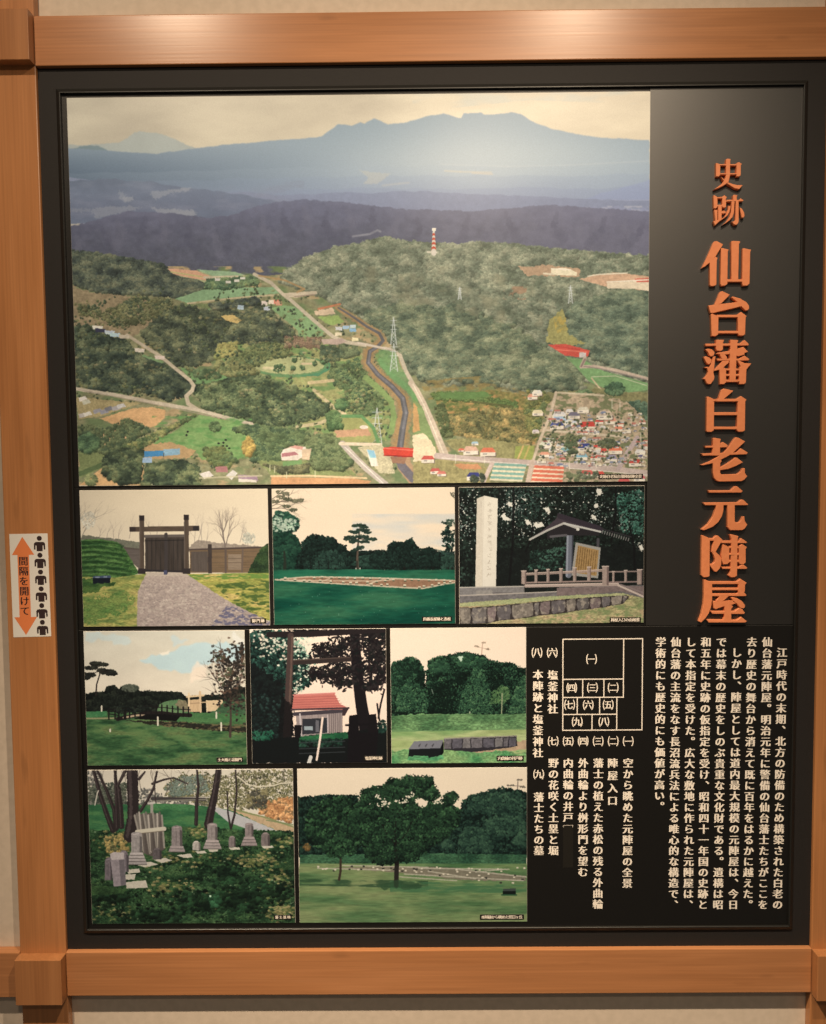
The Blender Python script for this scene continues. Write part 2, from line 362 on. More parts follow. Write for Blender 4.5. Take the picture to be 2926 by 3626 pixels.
    A.poly(ell(89, 16, 9, 8), (238, 226, 204)); A.line([(84, 12), (96, 12)], 5, (244, 232, 210))
    def pylon(x, y0, y1, wd, c=(206, 204, 190)):
        A.line([(x, y0), (x - wd, y1)], 3, c); A.line([(x, y0), (x + wd, y1)], 3, c)
        for f in (.12, .28, .44): A.line([(x - wd * 1.0, y0 + (y1 - y0) * f), (x + wd * 1.0, y0 + (y1 - y0) * f)], 2.4, c, .9)
        for f in (.5, .65, .8):
            yy = y0 + (y1 - y0) * f; ww = wd * f; A.line([(x - ww, yy), (x + ww, yy + (y1 - y0) * .15)], 2, c, .8); A.line([(x + ww, yy), (x - ww, yy + (y1 - y0) * .15)], 2, c, .8)
    pylon(197, 258, 310, 7); pylon(662, 250, 326, 9)
    # left-hand woods and fields
    A.view = 3
    D1 = [(56, 62, 56), (70, 76, 64), (84, 88, 70), (98, 98, 76)]
    A.poly([(300, 250), (380, 280), (480, 290), (600, 300), (760, 340), (650, 410), (560, 470), (480, 450), (400, 430), (310, 420)], (150, 130, 98), warp=6, tex=.18, ts=10)
    A.forest([(300, 105), (420, 118), (500, 130), (600, 150), (690, 165), (740, 205), (850, 235), (865, 262), (800, 292), (730, 302), (640, 290), (520, 288), (400, 278), (300, 245)], 2300, 9, D1, .36, warp=5, base=(58, 66, 60))
    A.forest([(330, 330), (420, 340), (430, 370), (560, 300), (720, 310), (740, 350), (640, 400), (560, 420), (500, 430), (440, 400), (330, 370)], 520, 8, [(84, 86, 60), (104, 102, 70), (70, 76, 56)], .4, warp=10)
    A.poly([(700, 180), (860, 193), (1010, 200), (1050, 215), (1100, 235), (960, 255), (880, 250), (830, 225), (760, 215)], (170, 166, 120), tex=.1)
    A.poly([(705, 179), (820, 188), (893, 215), (890, 232), (830, 225), (730, 205)], (210, 160, 124), warp=2); A.line([(720, 195), (850, 215)], 5, (186, 178, 116))
    A.poly([(825, 184), (990, 194), (1030, 208), (900, 214)], (150, 172, 130)); A.line([(860, 218), (1000, 214)], 10, (206, 186, 150))
    A.poly([(735, 308), (850, 270), (960, 262), (1155, 258), (1172, 284), (1060, 295), (920, 312), (790, 326)], (138, 164, 118), warp=2, tex=.05, ts=14); A.line([(790, 327), (1000, 303), (1170, 290)], 7, (192, 172, 132))
    A.forest([(870, 228), (1080, 212), (1090, 246), (940, 268), (860, 262)], 260, 8, [(64, 84, 62), (84, 100, 72), (104, 116, 78)], .4)
    for x, y in [(905, 222), (950, 232), (985, 226), (1010, 216)]: A.poly(box(x, y, x + 22, y + 10), (218, 206, 184))
    A.poly([(800, 335), (1000, 312), (1100, 320), (1210, 320), (1240, 345), (1140, 350), (900, 356)], (120, 128, 84), warp=3, tex=.15)
    A.poly([(1138, 345), (1200, 335), (1238, 340), (1320, 402), (1380, 446), (1335, 475), (1260, 472), (1252, 440), (1190, 388)], (134, 160, 108), warp=2, tex=.06, ts=14)
    A.poly([(928, 376), (980, 372), (1020, 398), (1000, 412), (950, 398)], (214, 180, 112), warp=3); A.poly([(845, 350), (900, 346), (890, 362), (850, 364)], (126, 150, 104), warp=3)
    A.forest([(590, 450), (650, 400), (700, 362), (760, 330), (830, 350), (900, 352), (1000, 335), (1090, 325), (1150, 372), (1240, 450), (1255, 474), (1150, 505), (1050, 512), (960, 545), (900, 565), (800, 592), (730, 590), (690, 560), (670, 520), (620, 500)], 2600, 9.5, [(54, 60, 50), (68, 74, 58), (82, 86, 64), (100, 100, 72)], .4, warp=14, base=(56, 62, 50))
    A.forest([(880, 330), (1080, 300), (1100, 330), (900, 356)], 200, 8, D1, .4); A.poly([(928, 378), (980, 374), (1018, 398), (1000, 410), (950, 398)], (214, 180, 112), warp=3)
    for x, y, c in [(1100, 316, (222, 200, 180)), (1130, 312, (232, 210, 180)), (1152, 310, (206, 120, 96)), (1160, 318, (214, 150, 120)), (1110, 338, (190, 190, 190)), (1000, 334, (178, 190, 190))]: A.poly(box(x, y, x + 26, y + 18), c, warp=2)
    # park and the castle ground
    A.poly([(930, 500), (1230, 500), (1490, 490), (1530, 560), (1640, 700), (1640, 900), (1400, 900), (1250, 820), (1100, 640), (900, 600)], (154, 150, 96), warp=6, tex=.14, ts=10)
    A.blend(box(930, 500, 1640, 900), (118, 140, 84), thr=.5, ns=30, nsy=18, soft=.15)
    A.poly(ell(1225, 592, 165, 46), (104, 134, 88), warp=3); A.poly(ell(1215, 588, 148, 37), (170, 168, 116), warp=3, tex=.06, ts=20)
    A.poly([(1250, 632), (1340, 618), (1385, 590), (1378, 565), (1390, 580), (1385, 605), (1340, 632)], (84, 130, 92), warp=2); A.line([(1110, 598), (1180, 600)], 12, (204, 186, 140)); A.line([(1270, 580), (1310, 580)], 8, (206, 180, 140))
    for x, y, r in [(1240, 566, 9), (1165, 600, 14), (1185, 598, 14), (1272, 598, 9), (1322, 576, 9), (1358, 572, 10), (1233, 600, 8), (1270, 537, 12)]: A.forest(ell(x, y, r, r), 12, 7, [(70, 88, 60), (86, 104, 70)], .45)
    A.forest([(1010, 540), (1060, 500), (1130, 490), (1220, 505), (1230, 545), (1130, 560), (1080, 590), (1000, 600), (940, 590), (960, 560)], 420, 9, [(86, 94, 62), (104, 106, 68), (70, 80, 56)], .42, warp=6)
    A.forest([(920, 500), (1000, 490), (990, 540), (900, 560)], 120, 9, [(148, 138, 84), (120, 122, 74)], .35)
    A.forest([(1200, 470), (1350, 470), (1350, 512), (1200, 512)], 110, 9, [(120, 96, 76), (134, 110, 86), (90, 84, 66)], .3)
    A.forest([(1350, 505), (1500, 495), (1510, 540), (1400, 570), (1350, 560)], 240, 9, [(70, 80, 60), (90, 96, 68)], .42)
    A.forest([(1390, 590), (1500, 560), (1580, 620), (1630, 700), (1620, 760), (1560, 800), (1480, 790), (1450, 700), (1380, 640)], 620, 10, [(84, 98, 64), (100, 110, 72), (68, 84, 58), (120, 122, 76)], .42, warp=8)
    A.line([(1300, 660), (1400, 650)], 14, (212, 182, 136), .8); A.line([(1320, 690), (1400, 760), (1450, 790), (1340, 830), (1250, 845)], 14, (204, 180, 136), .9)
    A.forest([(815, 690), (860, 652), (960, 632), (1050, 622), (1110, 632), (1200, 662), (1290, 702), (1385, 752), (1370, 792), (1250, 825), (1150, 838), (1050, 820), (950, 790), (850, 760)], 1700, 10.5, [(54, 64, 48), (70, 80, 56), (86, 94, 64), (104, 108, 74)], .42, warp=12, base=(54, 62, 46))
    A.forest([(940, 560), (1050, 590), (1100, 620), (950, 635), (900, 600)], 200, 9, [(104, 104, 68), (120, 116, 76), (84, 90, 60)], .4)
    A.forest([(315, 415), (360, 420), (430, 462), (540, 482), (560, 530), (640, 560), (720, 590), (800, 640), (825, 682), (780, 722), (700, 730), (600, 704), (500, 700), (400, 692), (318, 682)], 1500, 11, [(46, 54, 46), (60, 68, 54), (74, 80, 60), (92, 94, 68)], .42, warp=12, base=(46, 53, 44))
    A.poly([(600, 540), (690, 570), (680, 580), (600, 550)], (126, 150, 100), warp=3); A.poly([(760, 600), (900, 610), (960, 640), (860, 665), (820, 665)], (116, 146, 92), warp=4)
    A.forest([(780, 600), (900, 610), (940, 640), (830, 640)], 60, 10, [(70, 84, 58), (90, 102, 70)], .4)
    A.view = 0
    val = [(141, 640), (360, 600), (560, 590), (700, 640), (760, 700), (820, 740), (840, 1010), (150, 1010)]
    c = A.scatter(val, 2600); nz = A.noise(60, 36, 3, 95)[c[:, 1], c[:, 0]] if len(c) else []
    A.dabs(c[nz > .50].astype(float), A.U(2.6), [(74, 84, 60), (92, 98, 66), (62, 72, 54), (112, 110, 72)], .35, jag=.8)
    c = A.scatter(val, 1500); nz = A.noise(80, 30, 3, 96)[c[:, 1], c[:, 0]]
    A.dabs(c[nz > .55].astype(float), A.U(2.2), [(150, 136, 92), (134, 128, 84), (170, 150, 108)], .2, 1.6, jag=.8, alpha=.6)
    A.view = 3
    # roads
    R = (198, 178, 146)
    A.line([(535, 460), (600, 502), (680, 552), (740, 602), (800, 650), (815, 672), (808, 694), (784, 716), (792, 748), (828, 772)], 13, R, w2=18)
    A.line([(318, 686), (500, 714), (640, 742), (830, 774), (950, 806), (1060, 834)], 15, (200, 180, 150), jit=.2); A.line([(330, 690), (640, 748), (1040, 832)], 3, (170, 150, 126))
    A.line([(1070, 204), (1140, 240), (1190, 288), (1222, 312), (1290, 372), (1350, 424), (1400, 466), (1460, 490), (1540, 502), (1640, 520), (1682, 545), (1706, 610), (1740, 672)], 14, (196, 178, 148), w2=17)
    A.poly([(1185, 284), (1330, 274), (1336, 286), (1250, 302), (1200, 300)], (202, 182, 150)); A.line([(1240, 298), (1325, 290)], 5, (150, 128, 106))
    A.line([(1340, 350), (1430, 330)], 9, (190, 120, 84)); A.line([(1090, 210), (1200, 230), (1280, 266), (1250, 280)], 8, (176, 138, 92), .8)
    A.poly([(1320, 360), (1400, 345), (1410, 370), (1330, 378)], (214, 184, 148), warp=4); A.poly([(1335, 384), (1420, 376), (1450, 404), (1400, 420), (1370, 410)], (150, 168, 96), warp=3)
    for x, y, c in [(1410, 425, (206, 200, 190)), (1440, 420, (160, 180, 194)), (1470, 416, (196, 204, 206)), (1470, 432, (134, 168, 186)), (1410, 448, (226, 206, 166)), (1480, 470, (230, 210, 160))]: A.poly(box(x, y, x + 28, y + 14), c, warp=3)
    A.poly([(1350, 478), (1440, 474), (1460, 488), (1420, 500), (1360, 498)], (186, 160, 140), warp=2)
    for x, y, c in [(388, 420, (234, 222, 198)), (400, 432, (60, 60, 74)), (440, 440, (196, 200, 206)), (462, 450, (180, 196, 210)), (500, 458, (210, 190, 160)), (565, 515, (226, 206, 180)), (650, 545, (226, 200, 176))]: A.poly([(x, y), (x + 44, y + 3), (x + 44, y + 18), (x + 4, y + 16)], c, warp=2)
    # river with its brown banks
    rv = [(1420, 345), (1480, 382), (1540, 424), (1592, 452), (1608, 482), (1585, 508), (1552, 528), (1545, 575), (1585, 625), (1645, 675), (1690, 725), (1702, 785), (1690, 850), (1678, 935)]
    A.line(rv, 22, (150, 128, 90), w2=76, jit=.4); A.line(rv, 14, (166, 132, 88), w2=52, jit=.6); A.line([(p[0] + 3, p[1]) for p in rv], 7, (98, 95, 92), w2=28); A.line([(p[0] + 5, p[1]) for p in rv[5:]], 8, (142, 136, 134), w2=11, alpha=.5)
    A.line([(p[0] + 52, p[1] - 8) for p in rv[7:12]], 22, (110, 146, 88), jit=.3); A.line([(p[0] - 46, p[1] + 14) for p in rv[8:13]], 24, (132, 150, 90), jit=.3)
    A.line([(1505, 492), (1640, 520)], 10, (206, 186, 160))
    A.poly([(1590, 520), (1660, 525), (1690, 600), (1736, 680), (1736, 720), (1650, 650), (1600, 590)], (116, 150, 96), warp=4, alpha=.7)
    pylon(1655, 385, 500, 12); pylon(1656, 495, 612, 16); pylon(1585, 765, 915, 20)
    # lower left fields
    A.poly([(322, 720), (470, 735), (600, 745), (430, 800), (330, 815)], (170, 150, 104), warp=4, tex=.15)
    A.poly([(420, 812), (560, 768), (640, 762), (698, 776), (692, 810), (650, 848), (560, 842), (480, 836)], (212, 164, 112), warp=3, tex=.05, ts=20)
    A.poly([(400, 880), (500, 856), (552, 870), (540, 900), (440, 945), (412, 930)], (212, 164, 116), warp=3, tex=.05, ts=20); A.blend(box(410, 905, 480, 945), (120, 90, 76), thr=.5, ns=14, soft=.1)
    A.poly([(330, 950), (440, 930), (560, 930), (480, 1000), (340, 1060)], (126, 132, 84), warp=4, tex=.15)
    A.poly([(334, 1092), (440, 1010), (600, 1000), (620, 1092)], (212, 166, 112), tex=.05)
    A.poly([(580, 950), (720, 872), (840, 795), (1000, 826), (1040, 850), (1062, 960), (1000, 982), (850, 985), (820, 944), (640, 934)], (128, 154, 92), warp=3, tex=.07, ts=16); A.blend(box(640, 800, 1060, 980), (104, 142, 80), thr=.5, ns=40, nsy=12, soft=.2)
    A.poly([(580, 946), (640, 915), (720, 910), (825, 945), (800, 975), (600, 985)], (186, 150, 104), warp=6)
    for x, y in [(790, 866), (785, 880), (940, 912), (938, 925), (955, 926), (965, 935), (970, 960), (920, 915), (950, 900)]: A.poly(ell(x, y, 5, 4), (36, 36, 34))
    A.forest(ell(905, 845, 24, 18), 40, 9, [(76, 92, 60), (94, 108, 70)], .45)
    A.forest([(330, 840), (470, 850), (520, 810), (590, 830), (640, 860), (560, 900), (480, 960), (420, 960), (400, 880), (330, 880)], 330, 10, [(76, 86, 60), (92, 98, 66), (62, 72, 52)], .42, warp=6)
    A.forest(ell(375, 915, 44, 40), 130, 11, [(66, 84, 60), (80, 98, 66)], .42)
    A.forest([(520, 930), (700, 850), (820, 790), (820, 800), (560, 960), (480, 1000)], 260, 8, [(70, 84, 56), (88, 96, 62), (120, 116, 72)], .42, warp=3)
    A.line([(334, 1044), (480, 985), (540, 940)], 20, (90, 104, 66), jit=.3); A.forest(ell(385, 1070, 24, 22), 40, 9, [(96, 104, 70), (120, 122, 80)], .4)
    for x, y, c in [(330, 788, (190, 176, 160)), (350, 782, (222, 208, 186)), (392, 770, (160, 152, 150)), (420, 772, (150, 144, 146)), (440, 760, (120, 116, 116)), (470, 758, (170, 160, 152)), (490, 748, (200, 190, 176)), (330, 718, (222, 206, 186)), (345, 732, (200, 190, 160))]: A.poly([(x, y + 6), (x + 30, y - 2), (x + 40, y + 12), (x + 6, y + 22)], c, warp=2)
    T2 = [(46, 54, 42), (60, 68, 50), (76, 84, 58), (96, 98, 66)]
    A.forest([(436, 975), (520, 935), (600, 945), (600, 1000), (590, 1080), (500, 1085), (435, 1050)], 420, 11, T2, .42, warp=6, base=(48, 54, 42))
    A.forest([(620, 1000), (760, 985), (830, 1010), (850, 1092), (600, 1092)], 420, 12, T2, .42, warp=6, base=(46, 54, 40))
    A.forest([(855, 940), (930, 928), (1000, 990), (960, 1020), (880, 1000)], 160, 11, [(110, 112, 68), (88, 96, 60), (70, 82, 54)], .42, warp=5)
    A.forest([(980, 850), (1060, 840), (1160, 850), (1290, 870), (1300, 900), (1200, 930), (1180, 1000), (1060, 990), (1060, 890)], 720, 12, [(72, 84, 56), (88, 98, 64), (58, 70, 50)], .44, warp=6, base=(50, 58, 42))
    A.forest(ell(1045, 930, 24, 40), 50, 11, [(158, 130, 72), (176, 146, 80)], .35)
    A.poly([(1080, 990), (1290, 985), (1480, 1030), (1500, 1050), (1150, 1055)], (136, 140, 88), warp=6, tex=.15); A.poly([(1190, 990), (1270, 985), (1270, 1010), (1190, 1012)], (120, 150, 92), warp=2)
    A.forest([(1290, 870), (1400, 880), (1440, 930), (1490, 990), (1440, 1030), (1320, 1020), (1280, 960)], 460, 12, [(86, 94, 62), (102, 108, 72), (70, 80, 54)], .44, warp=6)
    A.forest([(1100, 1000), (1200, 1015), (1300, 1000), (1300, 1035), (1180, 1040)], 140, 9, [(80, 80, 58), (100, 96, 66)], .4)
    for p, c in [([(607, 948), (688, 944), (688, 968), (607, 972)], (72, 130, 168)), ([(688, 940), (757, 936), (758, 962), (690, 968)], (140, 170, 180)), ([(600, 975), (640, 972), (640, 996), (600, 996)], (160, 180, 196)), ([(905, 1012), (956, 1010), (958, 1036), (910, 1036)], (176, 120, 112)),
                 ([(838, 1042), (880, 1030), (900, 1050), (860, 1064)], (222, 206, 186)), ([(950, 1050), (980, 1025), (1000, 1040), (975, 1068)], (214, 200, 180)), ([(1000, 1046), (1080, 1050), (1086, 1072), (1006, 1072)], (160, 130, 136)), ([(1004, 1062), (1080, 1068), (1080, 1078), (1004, 1076)], (224, 206, 180)),
                 ([(1180, 960), (1190, 940), (1240, 924), (1285, 930), (1290, 960), (1250, 985), (1185, 985)], (226, 206, 180)), ([(1186, 956), (1240, 950), (1256, 962), (1184, 972)], (176, 116, 112)), ([(1215, 930), (1240, 922), (1275, 928), (1270, 942)], (206, 150, 130)), ([(1270, 940), (1310, 936), (1300, 985), (1270, 980)], (206, 176, 140))]:
        A.poly(p, c, warp=1)
    A.line([(690, 955), (688, 972)], 3, (60, 80, 90))
    A.poly([(1140, 1056), (1480, 1060), (1560, 1072), (1540, 1092), (1140, 1092)], (206, 150, 102), tex=.06, ts=18); A.line([(1140, 1052), (1300, 1050), (1540, 1060)], 8, (224, 190, 140)); A.line([(840, 1060), (1100, 1050)], 7, (206, 190, 150), .7)
    for x, y in [(1155, 1010), (1135, 1005), (1205, 1035), (1325, 1030), (640, 1085)]: A.line([(x, y), (x, y + 26)], 4, (206, 196, 150), .9)
    # roundabout by the bridge
    A.poly([(1400, 850), (1450, 800), (1530, 810), (1580, 860), (1570, 910), (1440, 910)], (160, 156, 96), warp=4); A.poly([(1400, 860), (1550, 850), (1560, 880), (1420, 890)], (196, 150, 112), warp=5); A.line([(1440, 800), (1520, 800), (1570, 850), (1590, 910)], 14, (104, 140, 86)); A.poly(ell(1530, 846, 18, 8), (226, 206, 180))
    A.forest([(1370, 790), (1430, 780), (1440, 850), (1380, 860)], 90, 11, [(72, 92, 58), (90, 108, 68)], .42); A.forest(ell(1438, 752, 28, 20), 45, 11, [(66, 88, 58), (84, 104, 66)], .42)
    A.line([(1440, 915), (1480, 960), (1540, 1020), (1620, 1085)], 26, (190, 172, 152)); A.line([(1450, 930), (1620, 1090)], 4, (226, 212, 190)); A.line([(1430, 915), (1600, 920)], 14, (232, 206, 170))
    A.poly([(1500, 930), (1600, 920), (1640, 960), (1660, 1040), (1600, 1040), (1550, 980)], (196, 180, 140), warp=6, tex=.15); A.poly([(1540, 940), (1575, 945), (1590, 1010), (1560, 1010)], (226, 210, 186)); A.poly([(1543, 940), (1572, 944), (1582, 975), (1556, 975)], (146, 186, 196))
    A.line([(1690, 960), (1700, 1010), (1740, 1060)], 60, (176, 140, 104)); A.line([(1672, 965), (1690, 1010), (1736, 1062)], 36, (112, 104, 104))
    A.poly([(1640, 970), (1710, 972), (1700, 1000), (1650, 996)], (150, 110, 84))
    A.poly([(1610, 932), (1650, 928), (1745, 936), (1745, 968), (1700, 972), (1615, 964)], (206, 70, 54)); A.line([(1612, 934), (1745, 944)], 4, (232, 120, 96)); A.line([(1614, 964), (1740, 970)], 5, (150, 46, 40))
    # plantation and town on the right
    A.view = 4
    pl = [(90, 722), (200, 702), (330, 690), (450, 706), (560, 760), (540, 860), (510, 918), (400, 905), (260, 890), (150, 880)]
    A.poly(pl, (138, 124, 74), warp=4, tex=.22, ts=10); A.blend(pl, (196, 146, 92), thr=.55, ns=34, nsy=12, soft=.1, alpha=.8); A.blend(pl, (96, 106, 60), thr=.5, ns=22, nsy=12, k=4, soft=.15)
    A.forest([(70, 700), (200, 696), (330, 720), (440, 740), (440, 770), (250, 740), (90, 730)], 330, 7, [(96, 110, 62), (84, 100, 58)], .35); A.poly([(110, 700), (300, 696), (330, 715), (200, 730), (120, 722)], (100, 126, 72), warp=4)
    A.forest([(150, 800), (360, 760), (520, 790), (500, 915), (300, 905), (160, 870)], 850, 8, [(84, 84, 56), (112, 106, 68), (134, 118, 74), (158, 132, 82)], .32, warp=10)
    A.forest([(90, 760), (130, 740), (165, 880), (140, 900), (110, 860)], 90, 9, [(76, 84, 54), (92, 96, 62)], .4); A.forest([(480, 690), (560, 700), (590, 760), (560, 860), (520, 900), (470, 840)], 260, 9, [(100, 104, 64), (124, 118, 70), (80, 88, 56)], .4)
    A.line([(250, 738), (420, 760)], 9, (96, 90, 56), .7); A.line([(300, 880), (345, 770)], 9, (104, 96, 58), .8)
    A.poly([(130, 900), (250, 890), (460, 915), (520, 925), (500, 985), (200, 965)], (150, 140, 92), warp=4, tex=.2, ts=8); A.poly([(430, 925), (510, 922), (500, 985), (425, 975)], (156, 160, 84)); A.line([(440, 978), (462, 925)], 8, (214, 176, 112)); A.line([(466, 980), (488, 925)], 8, (196, 170, 100))
    A.line([(-10, 660), (14, 690), (45, 750), (80, 830), (108, 900), (132, 960)], 22, (206, 182, 152), w2=34); A.line([(0, 664), (45, 752), (128, 955)], 4, (236, 218, 186), .8)
    A.poly([(0, 730), (40, 760), (90, 900), (100, 950), (0, 950)], (132, 146, 92), warp=5)
    A.poly([(0, 880), (40, 870), (75, 900), (100, 960), (60, 1000), (0, 1010)], (232, 208, 164), warp=6); A.poly([(0, 740), (18, 760), (30, 860), (0, 870)], (196, 150, 96), warp=4)
    A.poly([(0, 990), (150, 980), (300, 1000), (330, 1090), (0, 1090)], (160, 146, 96), warp=4, tex=.2, ts=8); A.poly([(170, 1000), (270, 1000), (290, 1022), (200, 1022)], (200, 140, 96), warp=4)
    twn = [(560, 760), (610, 700), (800, 705), (900, 740), (983, 820), (983, 1085), (470, 1085), (500, 990)]
    A.poly(twn, (178, 154, 122), warp=4, tex=.2, ts=8); A.blend(twn, (118, 118, 82), thr=.5, ns=22, nsy=12, soft=.12)
    A.line([(600, 700), (575, 800), (540, 880), (505, 980)], 12, (206, 182, 150)); A.line([(560, 858), (720, 872), (900, 886)], 9, (206, 184, 152)); A.line([(610, 700), (800, 712)], 8, (206, 186, 150))
    RD = (194, 170, 152)
    A.line([(100, 966), (200, 976), (500, 996), (700, 1010), (850, 1022), (990, 1040)], 26, RD); A.line([(120, 975), (500, 1004), (985, 1046)], 3, (232, 216, 190)); A.line([(940, 890), (900, 950), (862, 1018)], 20, (186, 162, 150)); A.line([(500, 990), (480, 1080)], 20, (206, 178, 152)); A.line([(330, 1000), (290, 1085)], 18, (206, 180, 160)); A.line([(620, 880), (590, 990)], 8, (190, 160, 130))
    def house(x, y, wd, roof, wall=(232, 214, 184)):
        hh = wd * .42
        A.poly([(x + wd * .1, y + hh * .75), (x + wd * 1.0, y + hh * .7), (x + wd * 1.02, y + hh * 1.35), (x + wd * .12, y + hh * 1.4)], (120, 100, 90))
        A.poly([(x, y + hh * .6), (x + wd * .95, y + hh * .55), (x + wd * .95, y + hh * 1.25), (x, y + hh * 1.3)], wall)
        A.poly([(x - 2, y + hh * .72), (x + wd * .18, y), (x + wd * .8, y), (x + wd, y + hh * .68)], roof)
        A.line([(x + wd * .2, y + hh * .95), (x + wd * .4, y + hh * .95)], 4, (110, 100, 100), .8)
    BL, RE, TE, GR, OR, WH = (78, 84, 128), (200, 74, 62), (128, 160, 152), (150, 140, 140), (214, 116, 84), (226, 214, 200)
    for x, y, wd, c in [(585, 780, 60, WH), (580, 800, 66, (170, 186, 200)), (575, 822, 60, BL), (640, 770, 34, WH), (650, 782, 52, (120, 112, 120)), (638, 812, 56, (206, 204, 206)), (697, 822, 74, RE), (764, 812, 36, RE), (840, 820, 46, OR), (806, 806, 50, (216, 150, 120)), (770, 776, 70, (206, 180, 150)), (690, 760, 50, (204, 190, 160)), (480, 706, 44, (216, 150, 120)), (500, 690, 44, WH), (500, 772, 48, (226, 206, 160)), (500, 855, 30, (220, 200, 190)),
                         (650, 848, 26, WH), (842, 842, 40, (220, 130, 100)), (880, 850, 36, (226, 206, 170)), (565, 892, 36, WH), (530, 905, 54, (216, 208, 176)), (600, 912, 40, (190, 186, 176)), (690, 896, 36, BL), (690, 914, 62, (64, 70, 120)), (752, 920, 44, RE), (760, 934, 60, RE), (820, 926, 60, OR), (616, 930, 50, TE), (530, 948, 44, (216, 150, 118)), (570, 930, 36, (200, 196, 190)), (680, 955, 54, (140, 176, 180)), (744, 962, 44, (206, 90, 74)), (800, 962, 58, (150, 140, 150)), (905, 980, 54, RE), (930, 938, 46, WH), (945, 960, 30, (90, 86, 110)), (210, 926, 66, (216, 170, 140)), (282, 932, 66, OR), (190, 935, 26, (214, 110, 84)), (245, 905, 30, (170, 190, 190)), (35, 965, 56, (196, 90, 76)), (72, 1018, 44, (190, 92, 80)), (100, 1030, 40, (206, 120, 100)), (225, 1036, 60, (60, 62, 110)), (860, 1058, 50, (206, 92, 84)), (700, 1026, 60, (200, 92, 80)), (760, 1030, 44, RE), (925, 1046, 50, (206, 96, 100)), (520, 975, 40, (206, 184, 150))]:
        house(x, y, wd, c)
    hp = A.r.rand(150, 2)
    for u, vv in hp:
        x = 540 + u * 430; y = 770 + vv * 235
        if x < 560 + (y - 770) * -.2 or 868 < y < 884: continue
        c = [(206, 196, 180), (190, 120, 100), (150, 150, 150), (216, 196, 160), (176, 100, 86), (120, 124, 140), (196, 170, 140)][int(A.r.rand() * 7)]
        wd = 12 + A.r.rand() * 18; house(x, y, wd, c, [(232, 214, 184), (216, 196, 166), (200, 186, 166)][int(A.r.rand() * 3)])
    A.dabs(A.scatter([(560, 770), (970, 780), (960, 1000), (520, 985)], 190).astype(float), A.U(5), [(78, 84, 60), (96, 98, 68), (64, 70, 52)], .4, jag=.8)
    for k in range(4):
        y = 1000 + k * 18; A.poly([(340 - k * 5, y), (476 - k * 5, y + 6), (472 - k * 5, y + 20), (334 - k * 5, y + 14)], (226, 208, 168)); A.poly([(342 - k * 5, y - 4), (476 - k * 5, y + 2), (474 - k * 5, y + 12), (338 - k * 5, y + 6)], (134, 168, 146))
        A.poly([(508 - k * 4, y + 8), (634 - k * 2, y + 14), (632 - k * 2, y + 30), (504 - k * 4, y + 24)], (236, 206, 168)); A.poly([(510 - k * 4, y + 5), (634 - k * 2, y + 11), (632 - k * 2, y + 22), (506 - k * 4, y + 16)], (216, 112, 84))
    A.forest([(640, 900), (680, 890), (690, 950), (650, 960)], 22, 9, [(76, 84, 62), (92, 98, 70)], .4); A.forest(ell(815, 912, 40, 18), 30, 9, [(92, 92, 64), (76, 80, 58)], .4); A.forest(ell(655, 918, 18, 14), 14, 9, [(80, 88, 62)], .4); A.forest([(240, 1050), (300, 1040), (300, 1085), (240, 1085)], 24, 9, [(60, 66, 52), (76, 80, 60)], .4); A.forest([(690, 1035), (780, 1030), (770, 1060), (700, 1060)], 30, 8, [(66, 72, 56), (90, 92, 70)], .4); A.forest([(645, 1040), (700, 1050), (690, 1085), (640, 1085)], 20, 9, [(80, 84, 60), (96, 98, 70)], .4); A.forest([(530, 890), (700, 880), (700, 905), (560, 900)], 26, 7, [(96, 100, 70)], .4)
    for x, y in [(178, 960), (770, 980), (868, 740), (915, 800), (835, 730), (955, 870), (655, 990), (300, 960)]: A.line([(x, y), (x, y + 36)], 3, (222, 208, 176), .9)
    A.a[:] = np.clip(A.a, 0, 1); yy = np.clip((np.arange(h)[:, None] / h - .36) / .08, 0, 1)
    A.a *= (1 + yy * (.20 * (A.noise(30, 18, 4, 91) - .5) + .16 * (A.noise(4, 3, 2, 92) - .5)))[..., None]
    A.smooth(1)
    A.a += (np.array((150, 138, 116)) / 255 - A.a) * .05
    A.grain(.012)
    return A
def sky(A, top, bot, mid=None, n=.04):
    t = np.linspace(0, 1, A.h)[:, None, None]
    A.a[:] = (np.array(top) * (1 - t) + np.array(bot) * t) / 255
    A.a *= 1 + n * 2 * (A.noise(120, 50, 3, 5) - .5)[..., None]
def done(A, g=.014, sm=1, lift=.0):
    A.a[:] = np.clip(A.a, 0, 1)
    if sm: A.smooth(sm)
    A.grain(g); return A
